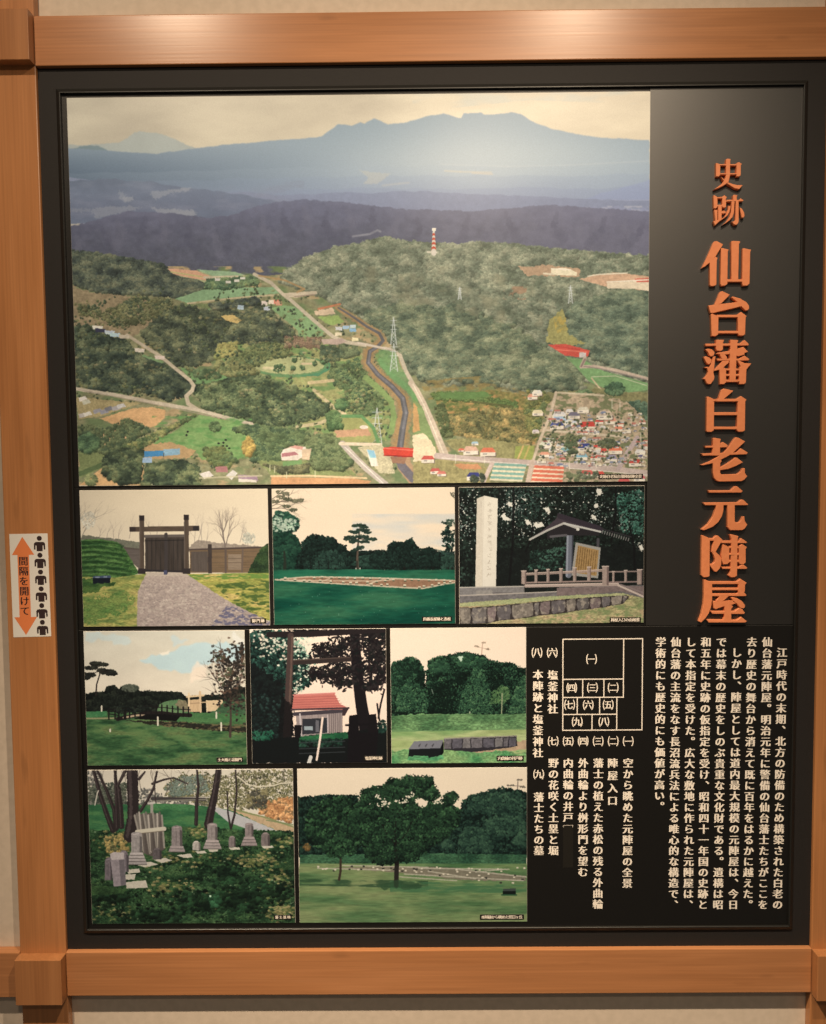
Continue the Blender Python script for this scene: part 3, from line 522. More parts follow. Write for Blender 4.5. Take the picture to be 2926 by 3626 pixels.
def paint_gate():
    A = Art(QUADS[1], 11); A.view = 5
    sky(A, (238, 214, 176), (226, 208, 178), n=.02)
    # bare trees behind the gate
    for i, (x, y, L, an) in enumerate([(345, 235, 60, 1.2), (350, 200, 60, .9), (335, 215, 50, 1.5)]): A.twigs(x, y, an, L, 3, (140, 128, 112), 5, .6, .8)
    for x, L in [(420, 26), (450, 30), (480, 40), (500, 34), (545, 44), (640, 40), (660, 36), (820, 56), (835, 60), (850, 50), (870, 40), (1010, 40), (1050, 40)]: A.twigs(x, 262 if x > 800 else 245, 1.57 + (A.r.rand() - .5) * .4, L, 2.4, (150, 134, 120), 4, .5, .7)
    for k in range(3): A.twigs(948, 285, 1.57 + (k - 1) * .14, 66, 5, (120, 104, 92), 6, .5, .85)
    A.twigs(1045, 285, 1.57, 36, 3, (140, 130, 116), 5, .6, .8)
    A.forest(ell(1046, 245, 28, 24), 60, 5, [(196, 186, 160), (184, 176, 152)], .06); A.forest(ell(372, 165, 30, 40), 60, 5, [(214, 200, 172), (204, 192, 166)], .04)
    A.poly([(335, 250), (350, 230), (420, 238), (520, 250), (600, 262), (600, 300), (335, 300)], (120, 116, 96), warp=4, tex=.15, ts=8)
    A.poly([(790, 290), (830, 250), (900, 262), (1000, 270), (1090, 280), (1100, 300), (790, 300)], (128, 112, 98), warp=6, tex=.2, ts=6, alpha=.7)
    # fence and banks
    WD = (112, 92, 74)
    A.poly([(520, 280), (600, 290), (600, 385), (560, 350)], (104, 92, 82), tex=.1, ts=20, tsy=4)
    A.poly([(800, 290), (1100, 285), (1050, 390), (800, 390)], (122, 98, 72), tex=.12, ts=40, tsy=4)
    for y in (300, 322, 345, 368): A.line([(800, y + 3), (1080, y)], 2, (92, 76, 62), .7)
    A.poly(box(805, 300, 875, 385), (92, 80, 70), tex=.15, ts=5, tsy=40); A.poly(box(960, 312, 1015, 378), (146, 124, 100), tex=.1, ts=30, tsy=4)
    for y in (330, 348): A.line([(960, y), (1015, y)], 3, (110, 92, 74))
    A.line([(795, 293), (1098, 284)], 7, (84, 70, 62)); A.line([(950, 292), (950, 388)], 9, (100, 84, 72)); A.line([(1022, 292), (1018, 386)], 7, (110, 92, 78)); A.line([(524, 284), (600, 292)], 6, (92, 80, 70))
    GR = [(44, 74, 40), (72, 104, 54), (92, 124, 66)]
    bank = [(330, 258), (360, 248), (430, 248), (490, 258), (520, 280), (545, 320), (575, 370), (585, 392), (560, 402), (480, 412), (335, 415)]
    A.grass(bank, GR, warp=3, ns=14, nsy=5, fine=.4)
    for k in range(7):
        y = 262 + k * 21; A.line([(335, y), (400, y - 3), (490, y + 4), (520 + k * 6, y + 16)], 9, (34, 58, 32), .55, jit=.8); A.line([(335, y - 9), (420, y - 12), (500 + k * 6, y + 2)], 5, (112, 144, 84), .4, jit=.9)
    A.grass([(1125, 268), (1140, 262), (1140, 400), (1040, 395), (1060, 350), (1095, 290)], [(40, 54, 36), (64, 84, 48)], warp=3, fine=.4)
    # ground and path
    A.grass([(330, 405), (480, 410), (600, 395), (625, 390), (590, 470), (580, 660), (310, 660)], [(104, 122, 66), (160, 156, 84), (186, 166, 98)], ns=26, nsy=8, fine=.25)
    A.grass([(330, 415), (440, 412), (420, 470), (330, 480)], [(56, 84, 44), (92, 116, 58)], warp=8, fine=.3); A.grass([(345, 500), (520, 470), (570, 520), (500, 560), (340, 610)], [(86, 118, 60), (128, 140, 74)], warp=30, ns=16, fine=.3)
    A.grass([(770, 395), (1170, 390), (1170, 600), (1040, 570), (900, 480), (820, 420)], [(120, 128, 62), (178, 166, 84), (204, 176, 104)], ns=30, nsy=8, fine=.25)
    A.blend([(900, 440), (1140, 420), (1140, 580), (1000, 540)], (70, 92, 46), thr=.5, ns=26, nsy=9, soft=.1, alpha=.85); A.blend([(780, 395), (1140, 392), (1140, 415), (800, 420)], (110, 138, 64), thr=.4, ns=26, nsy=6, soft=.2)
    pth = [(622, 388), (775, 388), (830, 425), (900, 470), (980, 520), (1060, 560), (1140, 600), (1180, 660), (575, 660), (580, 470), (600, 425)]
    A.poly(pth, (184, 162, 144), warp=3, wf=8, tex=.16, ts=5, col2=(176, 154, 138)); A.poly([(622, 388), (775, 388), (800, 402), (612, 405)], (206, 186, 160), tex=.08, alpha=.6)
    A.specks([(600, 430), (850, 440), (1060, 580), (1050, 612), (585, 612)], 900, 3, [(206, 186, 164), (150, 132, 120)], asp=1.8, alpha=.6)
    A.blend([(960, 520), (1140, 590), (1140, 620), (880, 620)], (96, 92, 112), thr=.45, ns=14, nsy=7, soft=.15, alpha=.85)
    # gate
    A.poly([(612, 232), (778, 230), (778, 388), (612, 385)], (70, 60, 52), tex=.22, ts=9, tsy=80)
    for k in range(9): A.line([(620 + k * 18.5, 250), (620 + k * 18.5, 378)], 2.4, (44, 40, 38), .8)
    A.line([(612, 236), (778, 234)], 12, (104, 92, 82)); A.line([(700, 228), (700, 390)], 14, (70, 62, 58)); A.line([(612, 255), (778, 252)], 3, (40, 36, 34)); A.line([(612, 380), (790, 385)], 9, (52, 46, 46))
    A.poly([(546, 196), (840, 192), (840, 214), (546, 217)], (92, 76, 62), tex=.16, ts=30, tsy=4); A.poly(box(546, 196, 572, 217), (62, 52, 48)); A.poly(box(814, 193, 840, 214), (52, 46, 44))
    for x0, x1, y in [(588, 608, 147), (776, 796, 145)]:
        A.poly(box(x0, y, x1, 385), (88, 73, 60), tex=.16, ts=5, tsy=60); A.line([(x0 + 2, y), (x0 + 2, 385)], 3, (120, 106, 94), .7); A.poly(box(x0 - 1, y, x1 + 1, y + 22), (52, 44, 42)); A.poly(box(x0 - 6, 372, x1 + 6, 394), (56, 48, 46))
    A.poly(box(876, 270, 892, 392), (70, 60, 54), tex=.1); A.poly(box(690, 380, 704, 398), (80, 80, 100))
    A.poly([(392, 404), (465, 400), (468, 412), (390, 414)], (74, 84, 102)); A.poly([(390, 412), (466, 411), (464, 436), (392, 438)], (26, 30, 36)); A.line([(404, 409), (418, 408)], 4, (150, 156, 160)); A.line([(438, 407), (450, 407)], 4, (150, 156, 160))
    A.grass([(385, 436), (490, 430), (480, 446), (390, 450)], [(50, 76, 40), (90, 116, 60)], warp=4)
    return done(A)
def paint_pine_lawn():
    A = Art(QUADS[2], 12); A.view = 5
    sky(A, (250, 222, 184), (238, 212, 180), n=.015)
    A.view = 0
    A.blend(box(740, 1080, 980, 1190), (200, 200, 190), thr=.30, ns=90, nsy=16, soft=.5, alpha=.75); A.smooth(8)
    TD = [(22, 40, 32), (32, 54, 42), (16, 30, 26), (42, 66, 50)]
    A.view = 5
    for x, y, an, L in [(1145, 80, .7, 80), (1145, 95, .3, 70), (1143, 110, .5, 60), (1143, 120, .1, 60)]: A.twigs(x, y, an, L, 3, (96, 84, 70), 5, .5, .9)
    for x, y in [(1175, 50), (1200, 58), (1180, 72), (1210, 80), (1240, 88), (1262, 85), (1160, 90), (1205, 110), (1232, 126)]: A.forest(ell(x, y, 18, 7), 26, 4, [(88, 88, 66), (110, 104, 80)], .3)
    A.forest([(1140, 150), (1170, 135), (1215, 142), (1250, 165), (1255, 200), (1210, 225), (1142, 235)], 300, 9, [(30, 62, 48), (50, 84, 62), (22, 44, 36), (126, 144, 116)], .4, warp=6)
    A.specks([(1150, 160), (1245, 165), (1240, 205), (1150, 225)], 90, 4, [(176, 184, 156)], asp=1.3)
    A.crowns([(1142, 225), (1220, 215), (1262, 260), (1275, 340), (1260, 385), (1142, 400)], 1100, 26, 5, [(14, 28, 22), (22, 46, 36), (34, 64, 48), (48, 84, 60)], warp=8, base=(16, 30, 24))
    A.view = 15
    P_ = [(13, 20, 18), (20, 32, 27), (29, 46, 38), (42, 64, 52), (58, 84, 68)]
    A.crowns([(130, 440), (150, 350), (600, 335), (620, 350), (960, 345), (975, 440)], 900, 30, 5, P_[:4], warp=8, base=(15, 23, 20))
    A.crowns([(170, 440), (165, 300), (200, 262), (225, 250), (280, 262), (335, 270), (356, 300), (395, 312), (400, 340), (448, 332), (452, 380), (400, 440)], 1100, 34, 5, P_[:4], warp=10, base=(14, 20, 18))
    for q, n, P in [([(215, 432), (235, 380), (280, 335), (340, 330), (380, 370), (405, 425)], 520, P_[1:]), ([(420, 410), (470, 365), (520, 355), (540, 400), (500, 430)], 220, P_[1:]), ([(515, 430), (525, 350), (560, 335), (600, 350), (615, 430)], 300, P_[:4]), ([(600, 420), (612, 310), (640, 290), (700, 290), (738, 272), (750, 300), (782, 330), (778, 430), (680, 440)], 700, P_[:4]), ([(780, 430), (785, 330), (830, 318), (880, 345), (885, 430)], 360, P_[:4]), ([(885, 430), (890, 375), (940, 355), (975, 370), (975, 435)], 260, P_[1:])]: A.crowns(q, n, 24, 4.6, P, warp=8, base=(15, 23, 20))
    A.poly([(860, 330), (920, 340), (960, 352), (900, 360)], (52, 72, 64), warp=4, alpha=.7)
    for x in (697, 730, 755, 810, 845, 925, 945, 545, 340): A.line([(x, 425), (x, 462 if x in (697, 810) else 448)], 10 if x == 697 else 6, (26, 24, 22))
    A.line([(25, 446), (440, 446), (975, 444)], 8, (116, 140, 112), .6); A.line([(560, 443), (700, 446), (960, 440)], 5, (170, 168, 136), .7); A.line([(447, 428), (447, 444)], 6, (226, 212, 186)); A.line([(467, 426), (467, 444)], 5, (226, 212, 186))
    A.stamp(A.P(np.c_[930 + A.r.randn(90) * 20, 275 + A.r.randn(90) * 40]), A.U(7), np.array([(28, 44, 36), (50, 74, 60), (20, 30, 26)])[A.r.randint(0, 3, 90)], 1.5, .4); A.stamp(A.P(np.c_[938 + A.r.randn(24) * 16, 195 + A.r.randn(24) * 8]), A.U(6), np.tile([[70, 84, 66]], (24, 1)), 1.6); A.stamp(A.P(np.c_[950 + A.r.randn(10) * 8, 50 + A.r.randn(10) * 6]), A.U(5), np.tile([[110, 104, 84]], (10, 1)), 1.6)
    # lone pine, its foliage in flat tiers
    A.line([(455, 445), (453, 380), (457, 310), (464, 240), (468, 215)], 13, (92, 76, 62), w2=6); A.line([(456, 280), (420, 270)], 5, (60, 50, 44)); A.line([(460, 275), (520, 280)], 5, (60, 50, 44)); A.line([(463, 245), (430, 240)], 4, (60, 50, 44))
    for x, y, rx, ry in [(462, 205, 34, 8), (440, 208, 14, 5), (490, 215, 20, 6), (436, 240, 28, 8), (482, 232, 36, 8), (505, 242, 18, 6), (420, 268, 34, 9), (400, 276, 14, 6), (480, 264, 34, 8), (520, 276, 34, 7), (540, 280, 14, 4), (440, 286, 30, 7), (490, 290, 26, 7), (425, 292, 14, 5), (470, 322, 20, 9), (445, 330, 12, 6)]: A.crowns(ell(x, y, rx, ry), 80, 12, 4, [(22, 34, 28), (36, 52, 42), (56, 74, 58)], warp=4)
    A.view = 5
    A.line([(1195, 300), (1198, 350), (1192, 440)], 8, (40, 46, 36), w2=16, jit=.3)
    for x in (1305, 1340, 1380, 1500): A.line([(x, 340), (x, 385)], 4, (24, 30, 26))
    A.view = 0
    A.grass([(574, 1198), (960, 1198), (980, 1340), (550, 1340)], [(14, 66, 50), (30, 86, 62), (54, 104, 72)], ns=40, nsy=8, fine=.14)
    A.blend([(574, 1196), (960, 1196), (960, 1215), (574, 1225)], (44, 110, 78), thr=.35, ns=60, nsy=8, soft=.3, alpha=.8)
    A.view = 15
    A.poly([(40, 484), (190, 470), (420, 474), (700, 482), (975, 492), (975, 505), (880, 516), (790, 532), (700, 526), (480, 514), (250, 500)], (150, 112, 84), warp=2, tex=.12, ts=8)
    for p, w0 in [([(30, 485), (250, 500), (480, 515), (700, 528), (790, 533)], 8), ([(790, 533), (900, 512), (975, 500)], 8), ([(60, 482), (190, 471), (420, 474), (700, 483), (975, 493)], 7), ([(270, 494), (330, 474)], 5), ([(500, 512), (600, 480)], 5), ([(330, 492), (560, 494), (640, 486)], 5), ([(110, 487), (320, 492)], 5)]: A.line(p, w0, (206, 182, 150), .95, jit=.4)
    for x, y in [(80, 478), (130, 486), (178, 490), (205, 491), (260, 490), (316, 495), (380, 499), (418, 503), (448, 503), (505, 500), (525, 510), (552, 496), (578, 514), (608, 512), (597, 492), (640, 488), (698, 518), (700, 490), (775, 527), (798, 522), (840, 516), (876, 508), (905, 506), (935, 500), (905, 492), (862, 490), (825, 490), (770, 488), (735, 486), (230, 476), (270, 473), (318, 474), (360, 476), (400, 478), (440, 480), (480, 478), (520, 480), (570, 480), (610, 482)]: A.poly(box(x - 6, y - 6, x + 7, y + 6), (214, 194, 160)); A.poly(box(x - 6, y + 2, x + 7, y + 7), (74, 84, 62))
    A.view = 0
    for i in range(40):
        x = 580 + A.r.rand() * 370; y = 1240 + A.r.rand() * 66; A.poly(ell(x, y, .9, .7, 6), (140, 170, 140), alpha=.8)
    return done(A)
def paint_monument():
    A = Art(QUADS[3], 13); A.view = 6
    A.a[:] = np.array((24, 27, 24)) / 255
    full = box(180, 10, 985, 480)
    A.crowns(full, 4200, 34, 5.5, [(12, 14, 13), (19, 23, 20), (27, 34, 28), (40, 52, 42), (60, 78, 64)])
    A.forest([(840, 60), (975, 40), (975, 240), (880, 220)], 420, 7, [(40, 70, 56), (70, 104, 86), (30, 52, 42)], .5, jag=.7); A.forest([(380, 30), (560, 30), (520, 160), (420, 180)], 240, 7, [(44, 60, 50), (34, 46, 40)], .5, jag=.7)
    for c, n, sd in [((420, 70), 60, 40), ((250, 60), 26, 26), ((230, 120), 40, 26), ((215, 190), 36, 22), ((245, 240), 20, 22), ((390, 150), 60, 34), ((410, 110), 40, 30), ((480, 130), 36, 40), ((480, 215), 26, 24), ((620, 110), 40, 50), ((570, 170), 20, 24), ((740, 110), 36, 40), ((830, 130), 36, 40), ((880, 190), 30, 26), ((760, 170), 30, 26), ((720, 60), 20, 40), ((940, 270), 20, 20), ((560, 60), 20, 40), ((400, 210), 16, 20), ((960, 60), 12, 14)]:
        p = A.P(np.c_[c[0] + A.r.randn(n) * sd, c[1] + A.r.randn(n) * sd * .8]); A.stamp(p, A.U(2.6), np.array([(222, 212, 188), (150, 156, 142), (96, 108, 96)])[A.r.randint(0, 3, len(p))], 1.3)
    A.crowns(full, 1500, 30, 5, [(12, 14, 13), (20, 25, 21), (32, 42, 34)])
    A.poly([(340, 300), (985, 260), (985, 480), (330, 480)], (22, 24, 22), warp=20, alpha=.72)
    A.forest([(490, 300), (640, 280), (640, 380), (480, 380)], 160, 6, [(30, 44, 36), (52, 74, 60)], .5, jag=.7)
    for x, y, x2, y2 in [(420, 30, 400, 450), (500, 200, 470, 300), (850, 30, 830, 260), (910, 200, 930, 380)]: A.line([(x, y), ((x + x2) / 2 + 8, (y + y2) / 2), (x2, y2)], 9, (18, 17, 17), .8)
    A.view = 10
    for p in [[(225, 165), (240, 150), (268, 178), (270, 190), (240, 185)], [(390, 200), (430, 195), (448, 215), (420, 228), (395, 222)], [(345, 180), (370, 185), (385, 215), (350, 205)], [(440, 125), (465, 120), (480, 140), (460, 150)], [(690, 155), (715, 165), (715, 185), (690, 180)], [(710, 25), (740, 20), (750, 50), (720, 60)], [(700, 105), (725, 98), (730, 120), (705, 124)], [(255, 85), (275, 95), (285, 115), (262, 112)], [(940, 320), (962, 315), (960, 345), (945, 345)], [(330, 75), (350, 70), (348, 90)]]:
        A.poly(p, (222, 210, 186), warp=9, wf=7)
    A.view = 6
    # information shelter
    A.line([(655, 230), (650, 400)], 26, (104, 104, 108)); A.line([(647, 230), (643, 405)], 7, (140, 140, 142)); A.line([(668, 235), (664, 400)], 6, (60, 60, 64)); A.line([(775, 250), (770, 400)], 12, (70, 66, 66))
    A.poly([(680, 262), (786, 285), (775, 415), (662, 402)], (150, 142, 128)); A.poly([(690, 275), (778, 296), (768, 405), (673, 390)], (156, 122, 76), tex=.12)
    for k in range(9): A.line([(768 - k * 9.5, 300 - k * 2.2), (758 - k * 9.5, 396 - k * 1.6)], 3, (92, 66, 36), .75, jit=.9)
    A.poly([(600, 185), (660, 178), (780, 215), (780, 235), (640, 232), (560, 248), (560, 225)], (40, 36, 36))
    A.poly([(485, 250), (550, 205), (600, 160), (606, 138), (640, 150), (740, 180), (790, 205), (785, 218), (640, 178), (560, 215)], (66, 56, 58), tex=.12, ts=14, tsy=5); A.poly([(606, 138), (780, 192), (800, 206), (790, 216), (640, 172), (604, 160)], (52, 44, 48))
    A.line([(488, 250), (560, 212), (630, 182), (690, 204)], 9, (176, 166, 150)); A.line([(632, 182), (785, 218)], 8, (188, 180, 164)); A.poly([(684, 202), (698, 203), (694, 214), (682, 212)], (210, 200, 180))
    for k in range(12): A.line([(795 + k * 10, 213 + k * 3), (792 + k * 10, 224 + k * 3)], 4, (150, 140, 130), .8)
    A.line([(790, 206), (915, 240)], 4, (50, 44, 46)); A.line([(575, 238), (640, 232)], 10, (90, 84, 82)); A.line([(585, 240), (585, 250)], 4, (80, 76, 74))
    # stone pillar
    A.poly([(268, 78), (300, 66), (355, 78), (346, 447), (260, 447)], (228, 212, 184), tex=.02, ts=18, col2=(214, 200, 176)); A.poly([(268, 78), (300, 67), (292, 90), (288, 447), (260, 447)], (208, 192, 166), tex=.05); A.line([(297, 70), (291, 300), (289, 447)], 2, (190, 174, 150), .7)
    for k in range(12):
        y = 100 + k * 27; x = 322 - k * .4
        for q in range(5): A.line([(x - 9 + A.r.rand() * 18, y - 8 + A.r.rand() * 18), (x - 9 + A.r.rand() * 18, y - 8 + A.r.rand() * 18)], 2.2, (168, 152, 130), .6)
    # rail, kerb and stones
    ST = (128, 116, 104)
    A.poly([(195, 448), (465, 445), (465, 472), (600, 470), (610, 452), (970, 445), (970, 500), (195, 515)], (104, 96, 90), tex=.2, ts=9)
    A.poly([(195, 450), (460, 446), (462, 474), (330, 470), (265, 470), (262, 480), (195, 482)], (124, 116, 108), tex=.15); A.poly([(262, 464), (330, 462), (332, 480), (262, 484)], (140, 130, 118), tex=.1); A.line([(195, 450), (460, 447)], 5, (176, 164, 146))
    A.poly([(195, 486), (260, 484), (330, 482), (480, 475), (600, 468), (600, 490), (480, 500), (195, 516)], (110, 102, 96), tex=.2, ts=8); A.line([(195, 484), (330, 480), (600, 470)], 5, (186, 170, 150), .8)
    A.poly([(600, 455), (870, 448), (970, 450), (970, 490), (870, 470), (800, 478), (600, 488)], (118, 100, 92), tex=.16, ts=8); A.line([(470, 446), (860, 442)], 12, (166, 144, 128)); A.line([(470, 441), (860, 436)], 5, (196, 172, 152)); A.line([(860, 445), (970, 495)], 8, (190, 168, 148)); A.line([(870, 442), (970, 478)], 6, (130, 112, 104))
    for y in (388, 394): A.line([(455, y + 5), (680, y - 4), (800, y - 10)], 5, (156, 132, 116) if y > 390 else (186, 160, 140))
    A.line([(455, 432), (800, 426)], 7, (146, 122, 108)); A.line([(820, 388), (960, 386)], 6, (136, 116, 104)); A.line([(820, 432), (960, 430)], 7, (130, 108, 98))
    for x, y0, y1, wd in [(462, 380, 438, 20), (514, 376, 434, 13), (564, 374, 432, 13), (618, 371, 430, 14), (676, 368, 428, 15), (737, 365, 426, 16), (806, 362, 446, 28), (840, 384, 432, 11), (892, 380, 432, 13), (952, 377, 442, 22)]:
        A.poly(box(x - wd / 2, y0, x + wd / 2, y1), (156, 134, 118), tex=.12, ts=6); A.poly(box(x + wd * .2, y0 + 2, x + wd / 2, y1), (116, 96, 86)); A.line([(x - wd / 2, y0 + 2), (x + wd / 2, y0 + 2)], 4, (196, 172, 152))
    A.grass([(195, 515), (600, 490), (880, 480), (970, 500), (1000, 640), (170, 640)], [(134, 132, 88), (162, 150, 104), (176, 150, 110)], ns=20, nsy=8, fine=.3)
    A.blend([(600, 560), (970, 520), (970, 605), (500, 605)], (120, 130, 82), thr=.52, ns=18, nsy=7, soft=.12, alpha=.8)
    xs = [195, 245, 310, 350, 412, 505, 530, 575, 640, 685, 740, 790, 830, 880, 905]; tp = [532, 535, 530, 528, 522, 514, 512, 508, 502, 499, 496, 492, 490, 486, 490]; bt = [604, 604, 602, 592, 586, 575, 570, 566, 560, 552, 546, 540, 532, 524, 500]
    A.poly([(195, 530)] + list(zip(xs, tp)) + [(905, 500)] + list(zip(xs, bt))[::-1], (56, 48, 44), warp=2)
    for i in range(14):
        g = 2.5; c = np.array([(120, 108, 94), (102, 93, 85), (110, 94, 87), (96, 87, 82)][i % 4]) * (.92 + .2 * A.r.rand())
        A.poly([(xs[i] + g, tp[i] + 4), (xs[i + 1] - g - 4, tp[i + 1] + 2), (xs[i + 1] - g, (tp[i + 1] + bt[i + 1]) / 2), (xs[i + 1] - g - 5, bt[i + 1] - 3), (xs[i] + g + 5, bt[i] - 2), (xs[i] + g - 2, (tp[i] + bt[i]) / 2)], tuple(c), warp=4, wf=12, tex=.22, ts=9)
        A.blend([(xs[i] + g, tp[i] + 4), (xs[i + 1] - g, tp[i + 1] + 2), (xs[i + 1] - g, bt[i + 1] - 5), (xs[i] + g, bt[i] - 5)], (164, 148, 126), thr=.55, ns=14, soft=.15, alpha=.7)
    A.grass([(195, 515), (600, 488), (880, 478), (905, 486), (640, 500), (412, 520), (195, 531)], [(150, 152, 104), (170, 164, 116)], warp=3, fine=.2)
    return done(A)
def paint_bridge():
    A = Art(QUADS[4], 14); A.view = 5
    sky(A, (208, 196, 170), (232, 206, 174), n=.05)
    A.view = 13
    for p, c, al in [([(340, 196), (420, 165), (500, 150), (560, 128), (640, 112), (760, 84), (970, 108), (970, 190), (860, 200), (760, 226), (640, 262), (520, 252), (420, 228)], (178, 202, 200), .72), ([(20, 40), (260, 40), (300, 90), (240, 110), (120, 80), (20, 100)], (196, 204, 192), .7), ([(520, 60), (640, 60), (600, 100), (530, 110)], (186, 200, 194), .6), ([(880, 30), (970, 60), (970, 110), (900, 90)], (226, 216, 196), .7), ([(440, 150), (520, 130), (520, 150), (470, 166)], (240, 222, 194), .9), ([(640, 240), (680, 215), (740, 225), (720, 300), (640, 330)], (238, 212, 182), .7)]: A.poly(p, c, warp=26, wf=44, alpha=al)
    A.smooth(14); A.a *= (1 + .05 * (A.noise(A.U(90), A.U(40), 4, 8) - .5))[..., None]
    A.view = 5
    TD = [(26, 30, 26), (36, 40, 32), (20, 23, 21)]
    A.crowns([(355, 900), (440, 890), (450, 870), (480, 862), (500, 880), (520, 865), (550, 860), (580, 870), (585, 888), (640, 888), (760, 892), (780, 910), (950, 900), (1000, 870), (1035, 870), (1035, 980), (355, 980)], 2200, 22, 4, [(14, 16, 15), (22, 25, 21), (32, 36, 29), (46, 50, 38)], warp=4, base=(18, 20, 18))
    A.forest(ell(548, 876, 36, 16), 90, 5, [(84, 86, 70), (60, 64, 52)], .3)
    # pine on the left
    A.line([(404, 905), (408, 860), (420, 820), (428, 790)], 6, (44, 36, 32), w2=4)
    for x, y, rx, ry in [(420, 776, 34, 9), (385, 790, 28, 7), (455, 808, 34, 10), (375, 820, 30, 8), (470, 815, 24, 6), (400, 772, 20, 6), (365, 832, 14, 5), (430, 800, 20, 6)]: A.forest(ell(x, y, rx, ry), 60, 5.5, [(30, 30, 26), (40, 40, 32)], .5)
    A.line([(428, 800), (380, 818)], 3, (40, 34, 30)); A.line([(426, 805), (460, 806)], 3, (40, 34, 30))
    A.grass([(355, 975), (1060, 985), (1060, 1230), (340, 1230)], [(40, 66, 40), (58, 88, 52), (78, 104, 62), (96, 110, 66)], ns=30, nsy=8, fine=.22)
    A.grass([(355, 975), (450, 972), (450, 995), (355, 1002)], [(60, 108, 66), (76, 120, 74)]); A.line([(355, 1004), (520, 1002)], 7, (150, 140, 100), .9); A.blend([(355, 1010), (700, 1010), (900, 1080), (700, 1120), (355, 1060)], (96, 120, 70), thr=.45, ns=50, nsy=12, soft=.25, alpha=.7)
    # mound, moat bank and the far gate
    A.grass([(655, 985), (670, 945), (700, 930), (760, 922), (780, 930), (800, 975), (780, 985)], [(84, 112, 74), (104, 128, 84)], warp=3); A.poly([(735, 940), (760, 922), (782, 930), (800, 975), (770, 975)], (124, 112, 84), warp=5, tex=.2)
    A.grass([(880, 985), (905, 955), (940, 930), (1000, 900), (1036, 895), (1036, 1000)], [(50, 74, 50), (72, 96, 64)], warp=4, fine=.25)
    GT = (212, 180, 136)
    A.poly([(795, 925), (840, 922), (840, 975), (800, 975)], (196, 162, 120), tex=.08, ts=4, tsy=20); A.poly([(868, 928), (935, 924), (938, 935), (905, 972), (870, 974)], (206, 176, 134), tex=.06)
    A.line([(786, 912), (856, 906)], 8, GT); A.line([(794, 898), (794, 975)], 8, (222, 190, 146)); A.line([(841, 892), (843, 975)], 9, (206, 172, 130)); A.line([(868, 928), (870, 975)], 5, (222, 192, 150)); A.line([(848, 936), (870, 934)], 5, (190, 160, 120)); A.line([(800, 940), (838, 938)], 3, (150, 120, 90))
    A.grass([(640, 985), (800, 978), (1036, 985), (1036, 1020), (760, 1020)], [(60, 96, 56), (78, 112, 66)], warp=3)
    A.poly([(520, 1010), (640, 1015), (760, 1018), (900, 1030), (1036, 1040), (1036, 1062), (900, 1055), (760, 1040), (640, 1030)], (40, 38, 30), warp=5, wf=9, tex=.3); A.blend([(600, 1010), (1036, 1030), (1036, 1062), (700, 1040)], (104, 90, 62), thr=.52, ns=14, nsy=6, soft=.15)
    # arched bridge
    BK = (26, 23, 22)
    ar = [(495, 998), (560, 984), (620, 974), (680, 972), (740, 980), (800, 982)]
    A.line([(x, y + 8) for x, y in ar], 16, (34, 28, 26)); A.line([(520, 1000), (580, 990), (640, 992)], 8, (176, 150, 118)); A.line([(x, y - 16) for x, y in ar], 3, BK); A.poly([(560, 1005), (620, 985), (700, 985), (760, 992), (740, 1015), (640, 1010)], (20, 19, 18))
    for i in range(14):
        x = 500 + i * 22.5; y = np.interp(x, [p[0] for p in ar], [p[1] for p in ar]); A.line([(x, y - 26), (x, y + 14)], 6, BK)
    A.line([(460, 965), (500, 968)], 4, BK); A.line([(462, 985), (500, 990)], 4, BK)
    for x in (458, 484, 500, 528): A.line([(x, 962), (x, 1006)], 6, BK)
    A.line([(500, 965), (600, 955), (660, 952)], 3, BK)
    A.forest([(470, 955), (560, 950), (640, 960), (600, 975), (500, 985)], 60, 6, TD, .5)
    for x, y, hh in [(663, 998, 34), (909, 978, 24), (929, 1022, 32), (428, 952, 20), (463, 1050, 8)]: A.line([(x, y), (x, y + hh)], 7, (212, 196, 168))
    # young tree on the right
    A.line([(966, 1080), (970, 1000), (968, 920), (975, 820), (985, 760)], 10, (70, 56, 48), w2=3, jit=.3)
    for k in range(9): A.twigs(970, 960 - k * 22, 1.57 + (-1) ** k * (.45 + .2 * A.r.rand()), 90 - k * 5, 4, (60, 48, 42), 4, .5, .9)
    for c, n, sx, sy in [((965, 810), 170, 30, 50), ((940, 760), 60, 24, 24), ((920, 740), 30, 16, 16), ((1010, 730), 60, 14, 26), ((1005, 780), 80, 20, 34), ((960, 880), 150, 30, 36), ((990, 930), 100, 26, 30), ((1020, 700), 24, 6, 14)]:
        A.dabs(A.P(np.c_[c[0] + A.r.randn(n) * sx, c[1] + A.r.randn(n) * sy]), A.U(4), [(54, 46, 38), (40, 36, 32), (84, 64, 50), (60, 62, 44)], .2, 1.3, jag=.8)
    return done(A)
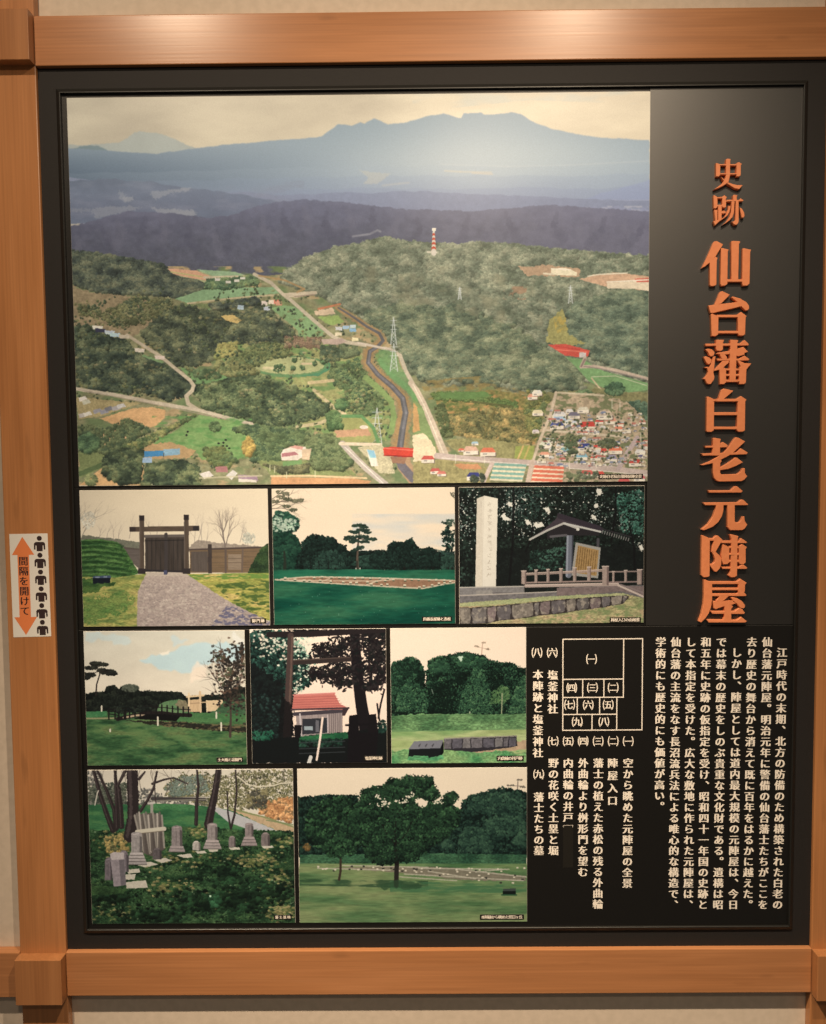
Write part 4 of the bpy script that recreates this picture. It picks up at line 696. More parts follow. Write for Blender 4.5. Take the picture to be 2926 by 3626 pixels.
def paint_shrine():
    A = Art(QUADS[5], 15); A.view = 5
    sky(A, (248, 216, 184), (240, 208, 180), n=.02)
    full = box(1045, 620, 1630, 1190)
    LD = [(18, 28, 24), (28, 48, 40), (40, 70, 56), (20, 24, 24), (58, 92, 74)]
    A.crowns([(1045, 640), (1110, 625), (1210, 640), (1260, 700), (1290, 730), (1310, 800), (1310, 860), (1240, 900), (1230, 960), (1230, 1190), (1045, 1190)], 2600, 30, 5, [(12, 16, 15), (20, 30, 26), (30, 50, 42), (44, 76, 62), (70, 104, 84)], warp=14, base=(18, 25, 23))
    for c, n in [((1150, 690), 30), ((1190, 660), 24), ((1240, 690), 40), ((1270, 740), 30), ((1200, 730), 24), ((1100, 690), 30), ((1290, 800), 40), ((1250, 880), 40), ((1255, 660), 40), ((1275, 700), 40), ((1130, 660), 30)]:
        A.dabs(A.P(np.c_[c[0] + A.r.randn(n) * 24, c[1] + A.r.randn(n) * 26]), A.U(3.8), [(238, 214, 184), (214, 204, 176), (130, 156, 128)], .05, 1.2, jag=.9)
    A.poly([(1045, 760), (1200, 860), (1235, 1000), (1240, 1190), (1045, 1190)], (20, 20, 20), warp=26, alpha=.8); A.forest([(1060, 900), (1200, 900), (1220, 1100), (1060, 1100)], 120, 7, [(26, 36, 32), (36, 50, 44)], .4)
    # right-hand tree
    A.line([(1490, 640), (1500, 800), (1520, 950), (1540, 1060)], 40, (26, 22, 23), w2=54)
    A.view = 14
    LV = np.array([(27, 22, 23), (36, 29, 28), (24, 27, 25), (44, 38, 36)])
    for x, y, n, sx, sy in [(860, 110, 260, 50, 60), (900, 220, 160, 34, 50), (690, 130, 130, 50, 34), (600, 170, 120, 50, 30), (500, 170, 50, 36, 18), (560, 210, 90, 60, 16), (520, 330, 120, 44, 24), (600, 330, 100, 40, 34), (650, 390, 70, 30, 20), (690, 310, 90, 40, 22), (720, 390, 36, 24, 14), (840, 300, 120, 40, 26), (880, 390, 110, 34, 30), (840, 420, 50, 24, 14), (930, 330, 60, 16, 50), (420, 45, 90, 70, 10), (700, 40, 160, 120, 10), (900, 45, 140, 40, 20), (460, 350, 40, 20, 16), (640, 270, 40, 40, 12)]:
        A.stamp(A.P(np.c_[x + A.r.randn(n) * sx, y + A.r.randn(n) * sy]), A.U(9), LV[A.r.randint(0, 4, n)], 1.7, .3)
    A.view = 5
    for p in [[(1500, 760), (1430, 720), (1340, 700)], [(1500, 800), (1430, 820), (1340, 830)], [(1510, 780), (1580, 740), (1620, 690)], [(1590, 1000), (1600, 940), (1615, 880)], [(1585, 940), (1595, 1010)]]: A.line(p, 7, (28, 24, 24))
    # torii
    A.line([(1130, 650), (1300, 648), (1620, 628)], 24, (38, 31, 30)); A.line([(1225, 768), (1470, 752)], 22, (52, 42, 38)); A.line([(1225, 760), (1470, 745)], 4, (92, 74, 62), .7)
    A.line([(1222, 655), (1218, 800), (1210, 1000), (1205, 1190)], 26, (72, 56, 50), w2=34, jit=.15); A.line([(1228, 660), (1224, 800), (1218, 950)], 7, (112, 86, 72), .7, jit=.5)
    A.poly([(1185, 900), (1232, 960), (1240, 1190), (1160, 1190)], (20, 18, 18), alpha=.8, warp=8)
    # shrine hut
    A.poly([(1245, 985), (1440, 968), (1440, 1060), (1270, 1080), (1250, 1060)], (150, 132, 122), tex=.12, ts=5, tsy=40)
    for k in range(7): A.line([(1385 + k * 9, 975), (1385 + k * 9, 1065)], 2.5, (88, 74, 70), .8)
    A.poly([(1272, 1005), (1378, 1000), (1378, 1062), (1272, 1070)], (48, 48, 50)); A.poly(box(1280, 1036, 1316, 1052), (150, 156, 152)); A.poly(box(1328, 1010, 1342, 1060), (100, 96, 96)); A.line([(1240, 985), (1440, 970)], 16, (66, 58, 60)); A.line([(1262, 985), (1268, 1076)], 7, (190, 174, 164)); A.line([(1378, 990), (1380, 1066)], 6, (186, 166, 156))
    A.poly([(1236, 903), (1405, 896), (1428, 940), (1464, 958), (1445, 965), (1228, 969)], (196, 112, 96), tex=.06, ts=40, tsy=4)
    for k in range(5): A.line([(1230, 916 + k * 10), (1415 + k * 7, 908 + k * 10)], 2, (150, 74, 70), .8)
    A.line([(1234, 905), (1408, 896)], 6, (206, 126, 112)); A.line([(1226, 966), (1466, 958)], 7, (70, 52, 54)); A.poly([(1440, 960), (1470, 954), (1450, 990), (1440, 990)], (60, 46, 46))
    # undergrowth, fence and steps
    A.poly([(1045, 1090), (1260, 1080), (1440, 1060), (1630, 1040), (1630, 1190), (1045, 1190)], (20, 22, 21), warp=6); A.forest([(1060, 1060), (1150, 1055), (1150, 1090), (1060, 1100)], 60, 6, [(28, 66, 48), (40, 82, 60)], .4); A.grass([(1260, 1078), (1460, 1058), (1470, 1085), (1260, 1100)], [(30, 74, 46), (46, 100, 60)], warp=4); A.forest([(1260, 1095), (1440, 1085), (1440, 1120), (1260, 1125)], 110, 6, [(24, 40, 32), (36, 60, 46)], .4); A.forest([(1590, 1010), (1630, 1000), (1630, 1060), (1590, 1060)], 40, 6, [(24, 44, 36), (40, 66, 52)], .4)
    for y in (1105, 1130, 1150): A.line([(1260, y), (1450, y - 8)], 4, (60, 62, 60), .7)
    A.poly([(1468, 990), (1505, 985), (1510, 1060), (1590, 1060), (1580, 1190), (1460, 1190)], (22, 19, 20)); A.poly([(1550, 985), (1580, 982), (1590, 1060), (1545, 1060)], (24, 20, 21)); A.line([(1455, 1030), (1600, 1024)], 8, (22, 19, 20)); A.poly([(1240, 1030), (1270, 1030), (1265, 1085), (1240, 1085)], (24, 21, 21))
    A.line([(1357, 1000), (1348, 1080), (1333, 1176)], 9, (236, 206, 180)); A.line([(1308, 1165), (1300, 1190)], 16, (206, 194, 176))
    A.poly([(1045, 622), (1070, 622), (1060, 640), (1045, 648)], (246, 220, 190))
    return done(A)
def paint_well():
    A = Art(QUADS[6], 16); A.view = 6
    sky(A, (238, 210, 178), (242, 214, 184), n=.012)
    A.line([(287, 690), (284, 735)], 3, (176, 140, 116)); A.line([(255, 700), (285, 705), (320, 712)], 2, (170, 140, 116), .8); A.line([(287, 690), (300, 682)], 2, (170, 140, 116), .8)
    for x, y in [(262, 698), (310, 710), (292, 683)]: A.forest(ell(x, y, 9, 2.5), 8, 3, [(150, 128, 104)], .2)
    A.view = 12
    W = [(11, 20, 15), (20, 36, 26), (32, 56, 39), (48, 78, 53), (72, 104, 68)]
    A.crowns([(262, 300), (270, 248), (330, 216), (400, 205), (480, 186), (540, 182), (590, 195), (660, 210), (700, 238), (760, 256), (850, 258), (900, 288), (960, 300), (975, 630), (0, 630), (0, 420), (260, 420)], 3000, 44, 6, W, warp=12, base=(13, 24, 18))
    A.crowns([(0, 310), (40, 250), (90, 236), (150, 212), (190, 226), (228, 262), (250, 320), (245, 430), (0, 460)], 700, 36, 6, W, warp=12, base=(13, 24, 18))
    for q, n in [([(270, 420), (400, 380), (480, 420), (440, 600), (280, 610)], 420), ([(460, 330), (560, 320), (570, 400), (480, 410)], 160), ([(690, 340), (800, 330), (800, 420), (730, 560), (690, 560)], 260), ([(190, 280), (250, 330), (260, 420), (200, 400)], 130), ([(20, 560), (500, 580), (500, 622), (20, 622)], 260)]: A.crowns(q, n, 30, 6, [(8, 14, 11), (13, 24, 18), (22, 40, 29)], warp=16)
    for q, n, P in [([(55, 590), (66, 470), (110, 410), (190, 395), (240, 450), (282, 530), (270, 605)], 520, W[1:] + [(92, 122, 82)]), ([(470, 610), (530, 420), (560, 340), (605, 268), (660, 330), (700, 420), (725, 610)], 760, W[1:] + [(84, 116, 76)]), ([(710, 540), (712, 465), (760, 430), (795, 410), (838, 450), (842, 500), (800, 545)], 260, [(44, 70, 44), (72, 100, 60), (100, 126, 76)]), ([(835, 605), (860, 480), (900, 400), (940, 342), (975, 350), (975, 610)], 460, W[1:] + [(88, 120, 78)]), ([(280, 270), (340, 240), (420, 260), (430, 320), (300, 330)], 240, W[1:]), ([(420, 215), (560, 195), (680, 230), (640, 290), (480, 280)], 420, W[1:])]: A.crowns(q, n, 26, 5.5, P, warp=10)
    A.line([(788, 470), (786, 620)], 8, (150, 150, 112)); A.line([(565, 598), (565, 618)], 6, (190, 180, 150)); A.line([(300, 440), (310, 470)], 5, (120, 130, 110))
    A.stamp(A.P(np.c_[495 + A.r.randn(16) * 9, 224 + A.r.randn(16) * 7]), A.U(6), np.tile([[190, 200, 170]], (16, 1)))
    A.poly([(238, 258), (258, 262), (272, 300), (262, 312), (250, 300)], (236, 208, 178), warp=6, wf=6)
    A.view = 0
    A.grass([(822, 1502), (890, 1498), (1000, 1500), (1107, 1500), (1107, 1538), (822, 1540)], [(70, 100, 62), (92, 122, 76), (110, 140, 88)], warp=3, ns=12, nsy=7, fine=.35)
    A.poly([(822, 1532), (960, 1534), (1107, 1530), (1107, 1542), (822, 1545)], (110, 138, 88), warp=2, alpha=.8)
    A.grass([(822, 1536), (1125, 1533), (1125, 1640), (800, 1640)], [(150, 160, 100), (172, 176, 118), (128, 152, 92)], ns=40, nsy=8, fine=.1)
    A.grass([(822, 1575), (950, 1572), (1125, 1582), (1125, 1640), (800, 1640)], [(74, 128, 76), (104, 146, 90), (132, 160, 100)], warp=6, ns=10, nsy=7, fine=.3)
    A.poly([(930, 1572), (1000, 1566), (1107, 1556), (1107, 1575), (1000, 1580)], (176, 146, 112), warp=4, tex=.12)
    xs = [933, 950, 972, 990, 1015, 1040, 1058, 1070, 1086]
    A.poly([(933, 1552), (960, 1549), (1040, 1548), (1086, 1546), (1088, 1568), (1050, 1574), (990, 1580), (933, 1574)], (46, 42, 44), warp=1)
    for i in range(8): A.poly([(xs[i] + 1, 1552), (xs[i + 1] - 1, 1551), (xs[i + 1] - 1.5, 1572 - i * .6), (xs[i] + 1, 1573 - i * .5)], [(104, 96, 94), (88, 82, 84), (116, 108, 102)][i % 3], warp=1.6, wf=7, tex=.25, ts=4)
    A.line([(935, 1551), (1086, 1547)], 3, (150, 138, 122), .8, jit=.6)
    A.poly([(861, 1571), (931, 1569), (928, 1592), (858, 1592)], (24, 26, 26)); A.poly([(871, 1556), (932, 1554), (926, 1571), (859, 1573)], (120, 116, 116)); A.poly([(932, 1555), (933, 1580), (926, 1590), (926, 1571)], (16, 18, 18))
    for x in (880, 894, 908): A.line([(x, 1566), (x + 4, 1562), (x + 1, 1568)], 1.3, (64, 60, 60))
    A.grass([(858, 1588), (932, 1588), (932, 1596), (858, 1596)], [(74, 132, 84), (104, 156, 100)], warp=4, fine=.3)
    return done(A)
def paint_graves():
    A = Art(QUADS[7], 17); A.view = 7
    sky(A, (206, 190, 164), (214, 198, 170), n=.03)
    A.forest([(370, 90), (420, 100), (440, 180), (540, 190), (620, 170), (700, 200), (900, 200), (900, 240), (370, 245)], 360, 7, [(96, 92, 82), (120, 112, 100), (76, 76, 66)], .25, warp=8)
    A.forest([(372, 150), (530, 150), (530, 230), (372, 240)], 260, 7, [(70, 74, 58), (90, 90, 74), (54, 58, 48)], .35, warp=8)
    A.crowns([(690, 160), (760, 110), (860, 105), (960, 120), (1010, 95), (1240, 85), (1240, 230), (1120, 260), (960, 250), (700, 210)], 1900, 22, 4, [(52, 50, 40), (76, 74, 52), (100, 96, 64), (126, 116, 78), (150, 138, 98)], warp=16)
    A.forest([(690, 160), (760, 120), (860, 110), (880, 180), (720, 205)], 240, 6, [(112, 118, 102), (96, 104, 88)], .3, warp=8)
    A.forest([(1080, 230), (1150, 220), (1200, 205), (1240, 205), (1240, 310), (1160, 300), (1090, 270)], 260, 8, [(168, 118, 74), (150, 104, 66), (190, 140, 92), (104, 82, 56)], .35, warp=8); A.forest([(1040, 180), (1130, 170), (1120, 250), (1040, 250)], 120, 7, [(70, 66, 54), (110, 100, 70)], .3)
    A.line([(600, 214), (740, 208), (880, 205)], 5, (190, 176, 156)); A.line([(640, 212), (860, 214)], 14, (64, 58, 54)); A.line([(640, 222), (870, 214)], 6, (120, 112, 96))
    # back lawn and the lane
    A.grass([(370, 240), (480, 235), (620, 240), (840, 240), (1000, 262), (1150, 330), (1240, 350), (1240, 400), (370, 400)], [(44, 84, 52), (56, 98, 60), (74, 112, 66)], ns=24, nsy=6, fine=.14)
    A.poly([(880, 240), (960, 260), (1060, 300), (1170, 345), (1060, 345), (960, 310), (900, 260)], (176, 168, 158), tex=.05); A.poly([(960, 252), (1080, 280), (1240, 330), (1240, 352), (1170, 345), (1060, 300)], (180, 150, 112), warp=4, tex=.12); A.line([(960, 250), (1120, 290), (1240, 330)], 7, (130, 130, 84), jit=.4); A.line([(1120, 300), (1240, 320)], 5, (110, 120, 80), .8)
    A.grass([(640, 232), (800, 236), (860, 250), (760, 262), (640, 250)], [(60, 104, 62), (72, 116, 70)])
    # shady foreground grass
    fg = [(370, 345), (520, 350), (700, 330), (860, 330), (1000, 340), (1240, 345), (1270, 780), (340, 780)]
    A.grass(fg, [(20, 33, 22), (33, 52, 32), (48, 72, 42), (66, 88, 52)], warp=8, ns=20, nsy=9, fine=.45)
    A.crowns(fg, 2600, 30, 4.5, [(14, 24, 16), (24, 40, 25), (38, 60, 36), (56, 82, 50), (80, 104, 66)], asp=1.4, flat=.45)
    for c, n, sx, sy in [((700, 470), 50, 120, 24), ((1080, 470), 90, 60, 20), ((720, 580), 60, 60, 14), ((1180, 550), 50, 40, 16), ((500, 400), 70, 40, 24), ((480, 700), 40, 60, 20), ((1180, 680), 120, 30, 22), ((900, 620), 40, 100, 24), ((830, 350), 30, 20, 14), ((1200, 390), 30, 20, 10)]:
        A.dabs(A.P(np.c_[c[0] + A.r.randn(n) * sx, c[1] + A.r.randn(n) * sy]), A.U(4.2), [(140, 124, 78), (112, 112, 64), (160, 140, 92), (84, 96, 54)], .2, 1.9, jag=.9, alpha=.8)
    for c, n, sx, sy in [((1000, 640), 300, 60, 30), ((820, 640), 200, 60, 24), ((450, 620), 120, 40, 20), ((640, 700), 140, 90, 18), ((1140, 600), 120, 60, 24), ((950, 540), 140, 30, 24)]:
        A.dabs(A.P(np.c_[c[0] + A.r.randn(n) * sx, c[1] + A.r.randn(n) * sy]), A.U(7), [(16, 26, 18), (24, 38, 24), (34, 56, 34)], .4, 1.3, jag=.8)
    A.specks(fg, 70, 2.4, [(130, 150, 104), (150, 160, 120)], asp=1.5, alpha=.6); A.forest(ell(905, 640, 26, 24), 16, 10, [(40, 70, 44), (50, 84, 54)], .35, jag=.8); A.specks(ell(888, 624, 10, 10), 3, 4, [(170, 186, 152)])
    A.forest([(440, 380), (530, 360), (540, 440), (450, 440)], 90, 8, [(130, 110, 66), (150, 126, 76), (80, 78, 50)], .4)
    # trunks
    DK = (44, 36, 34)
    for p, w1, w2 in [([(395, 95), (420, 190), (450, 280), (475, 345)], 14, 24), ([(410, 95), (450, 180), (480, 260), (488, 340)], 10, 20), ([(485, 95), (490, 200), (492, 335)], 13, 18), ([(500, 170), (508, 250), (512, 330)], 18, 22), ([(530, 90), (495, 160), (505, 180)], 14, 8), ([(555, 92), (560, 200), (560, 290), (545, 370)], 46, 50), ([(590, 265), (620, 220), (645, 170), (660, 100)], 14, 8), ([(640, 150), (690, 132), (730, 124), (790, 150)], 9, 5), ([(585, 130), (610, 100)], 12, 6), ([(828, 92), (834, 160), (826, 240), (824, 318)], 8, 16), ([(918, 92), (905, 180), (890, 250), (875, 320)], 24, 36), ([(990, 90), (995, 180), (985, 280), (970, 335)], 6, 10), ([(955, 180), (958, 270), (968, 330)], 5, 8), ([(650, 160), (655, 230)], 5, 4)]:
        A.line(p, w1, DK, 1, w2, jit=.15); A.line([(x - w1 * .22, y) for x, y in p], w1 * .3, (92, 78, 72), .5, jit=.6)
    for k in range(16): A.twigs(420 + k * 50 + A.r.rand() * 30, 200 - A.r.rand() * 60, 1.57 + (A.r.rand() - .5) * 1.6, 60, 3, (84, 72, 62), 4, .6, .75)
    A.line([(1000, 118), (1040, 150), (1080, 160), (1150, 155), (1180, 145), (1235, 142)], 6, (206, 190, 160), .9); A.line([(1140, 156), (1155, 130)], 3, (206, 190, 160), .8); A.line([(1210, 110), (1240, 180)], 4, (196, 176, 146), .6)
    A.line([(400, 240), (410, 190), (415, 180)], 5, (206, 190, 166), .9); A.line([(638, 230), (638, 290)], 12, (150, 140, 124)); A.line([(625, 232), (650, 230)], 8, (186, 174, 156))
    # wooden grave tablets
    A.poly([(560, 282), (600, 275), (650, 272), (680, 280), (690, 425), (640, 455), (600, 440)], (84, 74, 66), tex=.1)
    for k in range(13):
        x = 566 + k * 9.5; A.line([(x, 282 - (k % 3) * 6), (x + 14 - (k % 4) * 5 + (20 - k * 2), 440 - abs(k - 4) * 3)], 8, [(142, 130, 114), (112, 102, 90), (168, 154, 136), (96, 86, 76)][k % 4], jit=.15)
    A.line([(576, 352), (690, 338)], 18, (190, 176, 150)); A.line([(576, 360), (690, 347)], 3, (110, 96, 80))
    # stones
    def stone(x, y0, y1, wd, rnd=.25, c=(138, 126, 118), base=0):
        hgt = y1 - y0; top = [(x + wd / 2 * np.cos(a), y0 + hgt * rnd * (1 - np.sin(a))) for a in np.linspace(np.pi, 0, 9)]
        p = top + [(x + wd / 2 * 1.04, y1), (x - wd / 2 * 1.04, y1)]
        A.poly(p, c, tex=.16, ts=7); A.poly([(x + wd * .28, y0 + hgt * .2), (x + wd / 2 + 1, y0 + hgt * .25), (x + wd / 2 + 1, y1), (x + wd * .3, y1)], tuple(v * .66 for v in c), tex=.1)
        A.line([(x - wd * .3, y0 + hgt * .12), (x + wd * .2, y0 + hgt * .08)], 3, tuple(min(255, v * 1.4) for v in c), .8); A.line([(x - wd * .05, y0 + hgt * .3), (x - wd * .05, y0 + hgt * .8)], 4, tuple(v * .8 for v in c), .7, jit=.9)
        for b in range(base):
            e = 5 + b * 5; yy = y1 + b * 13 - 2; A.poly([(x - wd / 2 - e, yy), (x + wd / 2 + e, yy), (x + wd / 2 + e + 3, yy + 13), (x - wd / 2 - e - 3, yy + 13)], tuple(v * (1.22 - .06 * b) for v in c), tex=.1); A.line([(x - wd / 2 - e, yy + 12), (x + wd / 2 + e, yy + 12)], 3, (74, 66, 60), .8)
    for p in [[(575, 490), (630, 475), (665, 488), (610, 500)], [(645, 470), (690, 460), (725, 470), (680, 482)], [(530, 510), (585, 505), (590, 520), (540, 528)], [(528, 530), (570, 528), (565, 552), (525, 552)], [(530, 562), (612, 554), (620, 585), (530, 590)], [(740, 448), (800, 442), (812, 458), (770, 460)], [(820, 432), (860, 430), (868, 440), (830, 443)], [(870, 420), (920, 420), (915, 432), (880, 434)], [(960, 416), (1005, 414), (1010, 424), (970, 426)], [(1100, 408), (1145, 406), (1152, 416), (1105, 420)]]: A.poly(p, (190, 176, 152), warp=2, tex=.08)
    stone(574, 352, 440, 44, .08, (146, 134, 124), 4); stone(743, 324, 412, 44, .12, (130, 116, 108), 2); stone(892, 312, 386, 42, .14, (138, 124, 114), 3); stone(1047, 311, 372, 34, .14, (130, 114, 106), 3)
    stone(825, 388, 428, 32, .4, (170, 156, 140)); stone(975, 366, 414, 28, .3, (120, 106, 98)); stone(1116, 350, 408, 36, .3, (116, 102, 94)); stone(660, 418, 466, 36, .4, (90, 80, 76))
    stone(520, 428, 520, 40, .3, (112, 100, 98)); stone(456, 458, 555, 30, .2, (106, 94, 92)); A.poly([(462, 445), (480, 436), (522, 440), (530, 575), (478, 582)], (140, 126, 122), tex=.14, ts=9); A.poly([(462, 445), (480, 436), (522, 440), (520, 466), (470, 470)], (176, 160, 150), tex=.08); A.poly([(500, 470), (522, 468), (530, 575), (508, 578)], (104, 94, 92), tex=.1)
    A.grass([(370, 575), (480, 582), (540, 590), (520, 610), (370, 620)], [(30, 46, 28), (60, 84, 48)], warp=5, fine=.4)
    return done(A)
def paint_lawn_tree():
    A = Art(QUADS[8], 18); A.view = 0
    sky(A, (228, 204, 170), (236, 208, 176), n=.012)
    GN = [(20, 36, 28), (30, 50, 38), (14, 26, 22), (44, 66, 48)]
    A.line([(1087, 1642), (1086, 1670)], 2, (120, 104, 90)); A.line([(1068, 1650), (1100, 1652)], 1.6, (120, 104, 90), .8); A.forest(ell(1098, 1653, 8, 1.5), 8, 2, [(110, 100, 84)], .2); A.forest(ell(1072, 1650, 7, 1.4), 8, 2, [(110, 100, 84)], .2); A.forest(ell(1092, 1638, 6, 1.4), 8, 2, [(120, 108, 90)], .2)
    A.view = 9
    BG = [(12, 22, 19), (19, 34, 28), (28, 46, 37), (40, 62, 47), (54, 78, 58)]
    A.crowns([(0, 132), (80, 128), (140, 122), (200, 124), (262, 120), (275, 200), (690, 200), (700, 150), (730, 126), (790, 110), (850, 92), (900, 96), (950, 108), (1000, 128), (1000, 375), (0, 378)], 3000, 30, 5.2, BG, warp=7, base=(13, 23, 19))
    for q, n in [([(690, 360), (690, 290), (720, 255), (770, 252), (820, 300), (830, 362)], 420), ([(780, 270), (800, 225), (880, 195), (960, 200), (970, 280), (860, 300)], 420), ([(700, 190), (740, 140), (840, 105), (940, 115), (960, 180), (840, 200)], 420), ([(610, 340), (640, 280), (670, 345)], 120), ([(900, 320), (940, 280), (980, 310), (980, 350)], 140)]:
        A.crowns(q, n, 24, 5, BG[1:] + [(66, 92, 66)], warp=10)
    A.forest(ell(55, 340, 16, 14), 20, 7, [(110, 84, 48), (84, 70, 42)], .4)
    A.view = 0
    A.grass([(630, 1796), (880, 1792), (1107, 1795), (1107, 1818), (630, 1818)], [(38, 66, 46), (54, 86, 58), (66, 98, 66)], warp=2, ns=10, nsy=6, fine=.35)
    A.grass([(630, 1814), (1107, 1814), (1130, 1960), (610, 1960)], [(68, 98, 58), (92, 116, 72), (112, 128, 80), (128, 136, 88)], ns=50, nsy=7, fine=.14)
    A.blend([(630, 1845), (760, 1848), (900, 1850), (900, 1866), (800, 1864), (630, 1860)], (44, 68, 44), thr=.38, ns=30, nsy=5, soft=.2, alpha=.8); A.blend([(820, 1850), (1107, 1860), (1107, 1876), (820, 1874)], (64, 104, 66), thr=.35, ns=40, nsy=6, soft=.2, alpha=.8)
    A.poly([(700, 1822), (880, 1820), (960, 1824), (1105, 1840), (1105, 1852), (960, 1848), (860, 1835)], (128, 112, 94), warp=2, tex=.12, alpha=.85)
    for a, b in [((668, 1824), (820, 1828)), ((720, 1818), (900, 1822)), ((880, 1824), (1070, 1826)), ((850, 1836), (1100, 1850)), ((900, 1830), (1000, 1846)), ((960, 1826), (1106, 1842)), ((840, 1842), (960, 1850)), ((1000, 1832), (1060, 1826))]: A.line([a, b], 2.4, (178, 166, 140), .9, jit=.5)
    for i in range(58):
        x = 665 + A.r.rand() * 435; y = 1818 + A.r.rand() * 10 + max(0, (x - 830)) * .085 * A.r.rand() * 1.4; A.poly(box(x, y, x + 4.5, y + 3), (206, 190, 160) if i % 3 else (54, 52, 44))
    A.poly([(1058, 1867), (1084, 1866), (1084, 1872), (1057, 1873)], (62, 68, 60)); A.poly(box(1057, 1872, 1084, 1879), (18, 24, 20)); A.line([(1055, 1880), (1086, 1880)], 3, (44, 80, 50))
    # small tree
    A.line([(713, 1848), (716, 1830), (716, 1800), (714, 1770)], 5, (58, 46, 36), w2=4)
    A.view = 9
    TR = [(11, 19, 15), (19, 33, 24), (30, 50, 33), (46, 74, 46), (68, 100, 62)]
    A.crowns([(55, 195), (75, 172), (140, 138), (210, 126), (252, 150), (232, 200), (290, 240), (282, 330), (240, 372), (160, 382), (110, 342), (62, 322), (48, 270)], 1300, 26, 5, TR, warp=12, base=(12, 21, 16))
    A.view = 0
    # large tree
    A.line([(833, 1860), (834, 1820), (836, 1790), (832, 1740)], 10, (40, 34, 30), w2=8); A.line([(836, 1795), (815, 1760)], 5, (36, 30, 28)); A.line([(834, 1790), (860, 1765)], 5, (36, 30, 28))
    A.view = 9
    big = [(275, 150), (280, 100), (330, 92), (370, 86), (400, 56), (450, 62), (470, 40), (530, 50), (575, 45), (582, 80), (604, 112), (606, 128), (575, 150), (600, 158), (640, 112), (675, 112), (682, 138), (655, 165), (692, 185), (690, 230), (640, 300), (560, 340), (532, 372), (505, 395), (440, 405), (350, 416), (300, 382), (290, 340), (240, 300), (215, 230), (225, 180)]
    A.crowns(big, 3400, 36, 5.2, TR, warp=13, base=(12, 20, 15))
    for p, w0 in [([(428, 410), (424, 330), (420, 260)], 14), ([(425, 340), (470, 280), (500, 220)], 7), ([(424, 330), (380, 270), (350, 210)], 7), ([(420, 270), (430, 200), (480, 150)], 6)]: A.line(p, w0, (22, 19, 17), .8, w0 * .5)
    A.crowns(big, 900, 36, 5.2, TR, warp=10)
    A.poly([(500, 142), (530, 134), (560, 152), (545, 174), (520, 168)], (228, 204, 172), warp=9, wf=6)
    for (x, y), n, sx, sy in [((380, 156), 26, 26, 8), ((455, 150), 12, 14, 6), ((490, 122), 10, 10, 6), ((600, 150), 12, 12, 6), ((350, 130), 6, 8, 6)]: A.stamp(A.P(np.c_[x + A.r.randn(n) * sx, y + A.r.randn(n) * sy]), A.U(3.4), np.tile([[222, 202, 172]], (n, 1)), 1.3)
    A.view = 0
    A.poly([(790, 1858), (840, 1850), (890, 1858), (880, 1868), (800, 1868)], (46, 72, 46), warp=4, alpha=.7)
    return done(A)
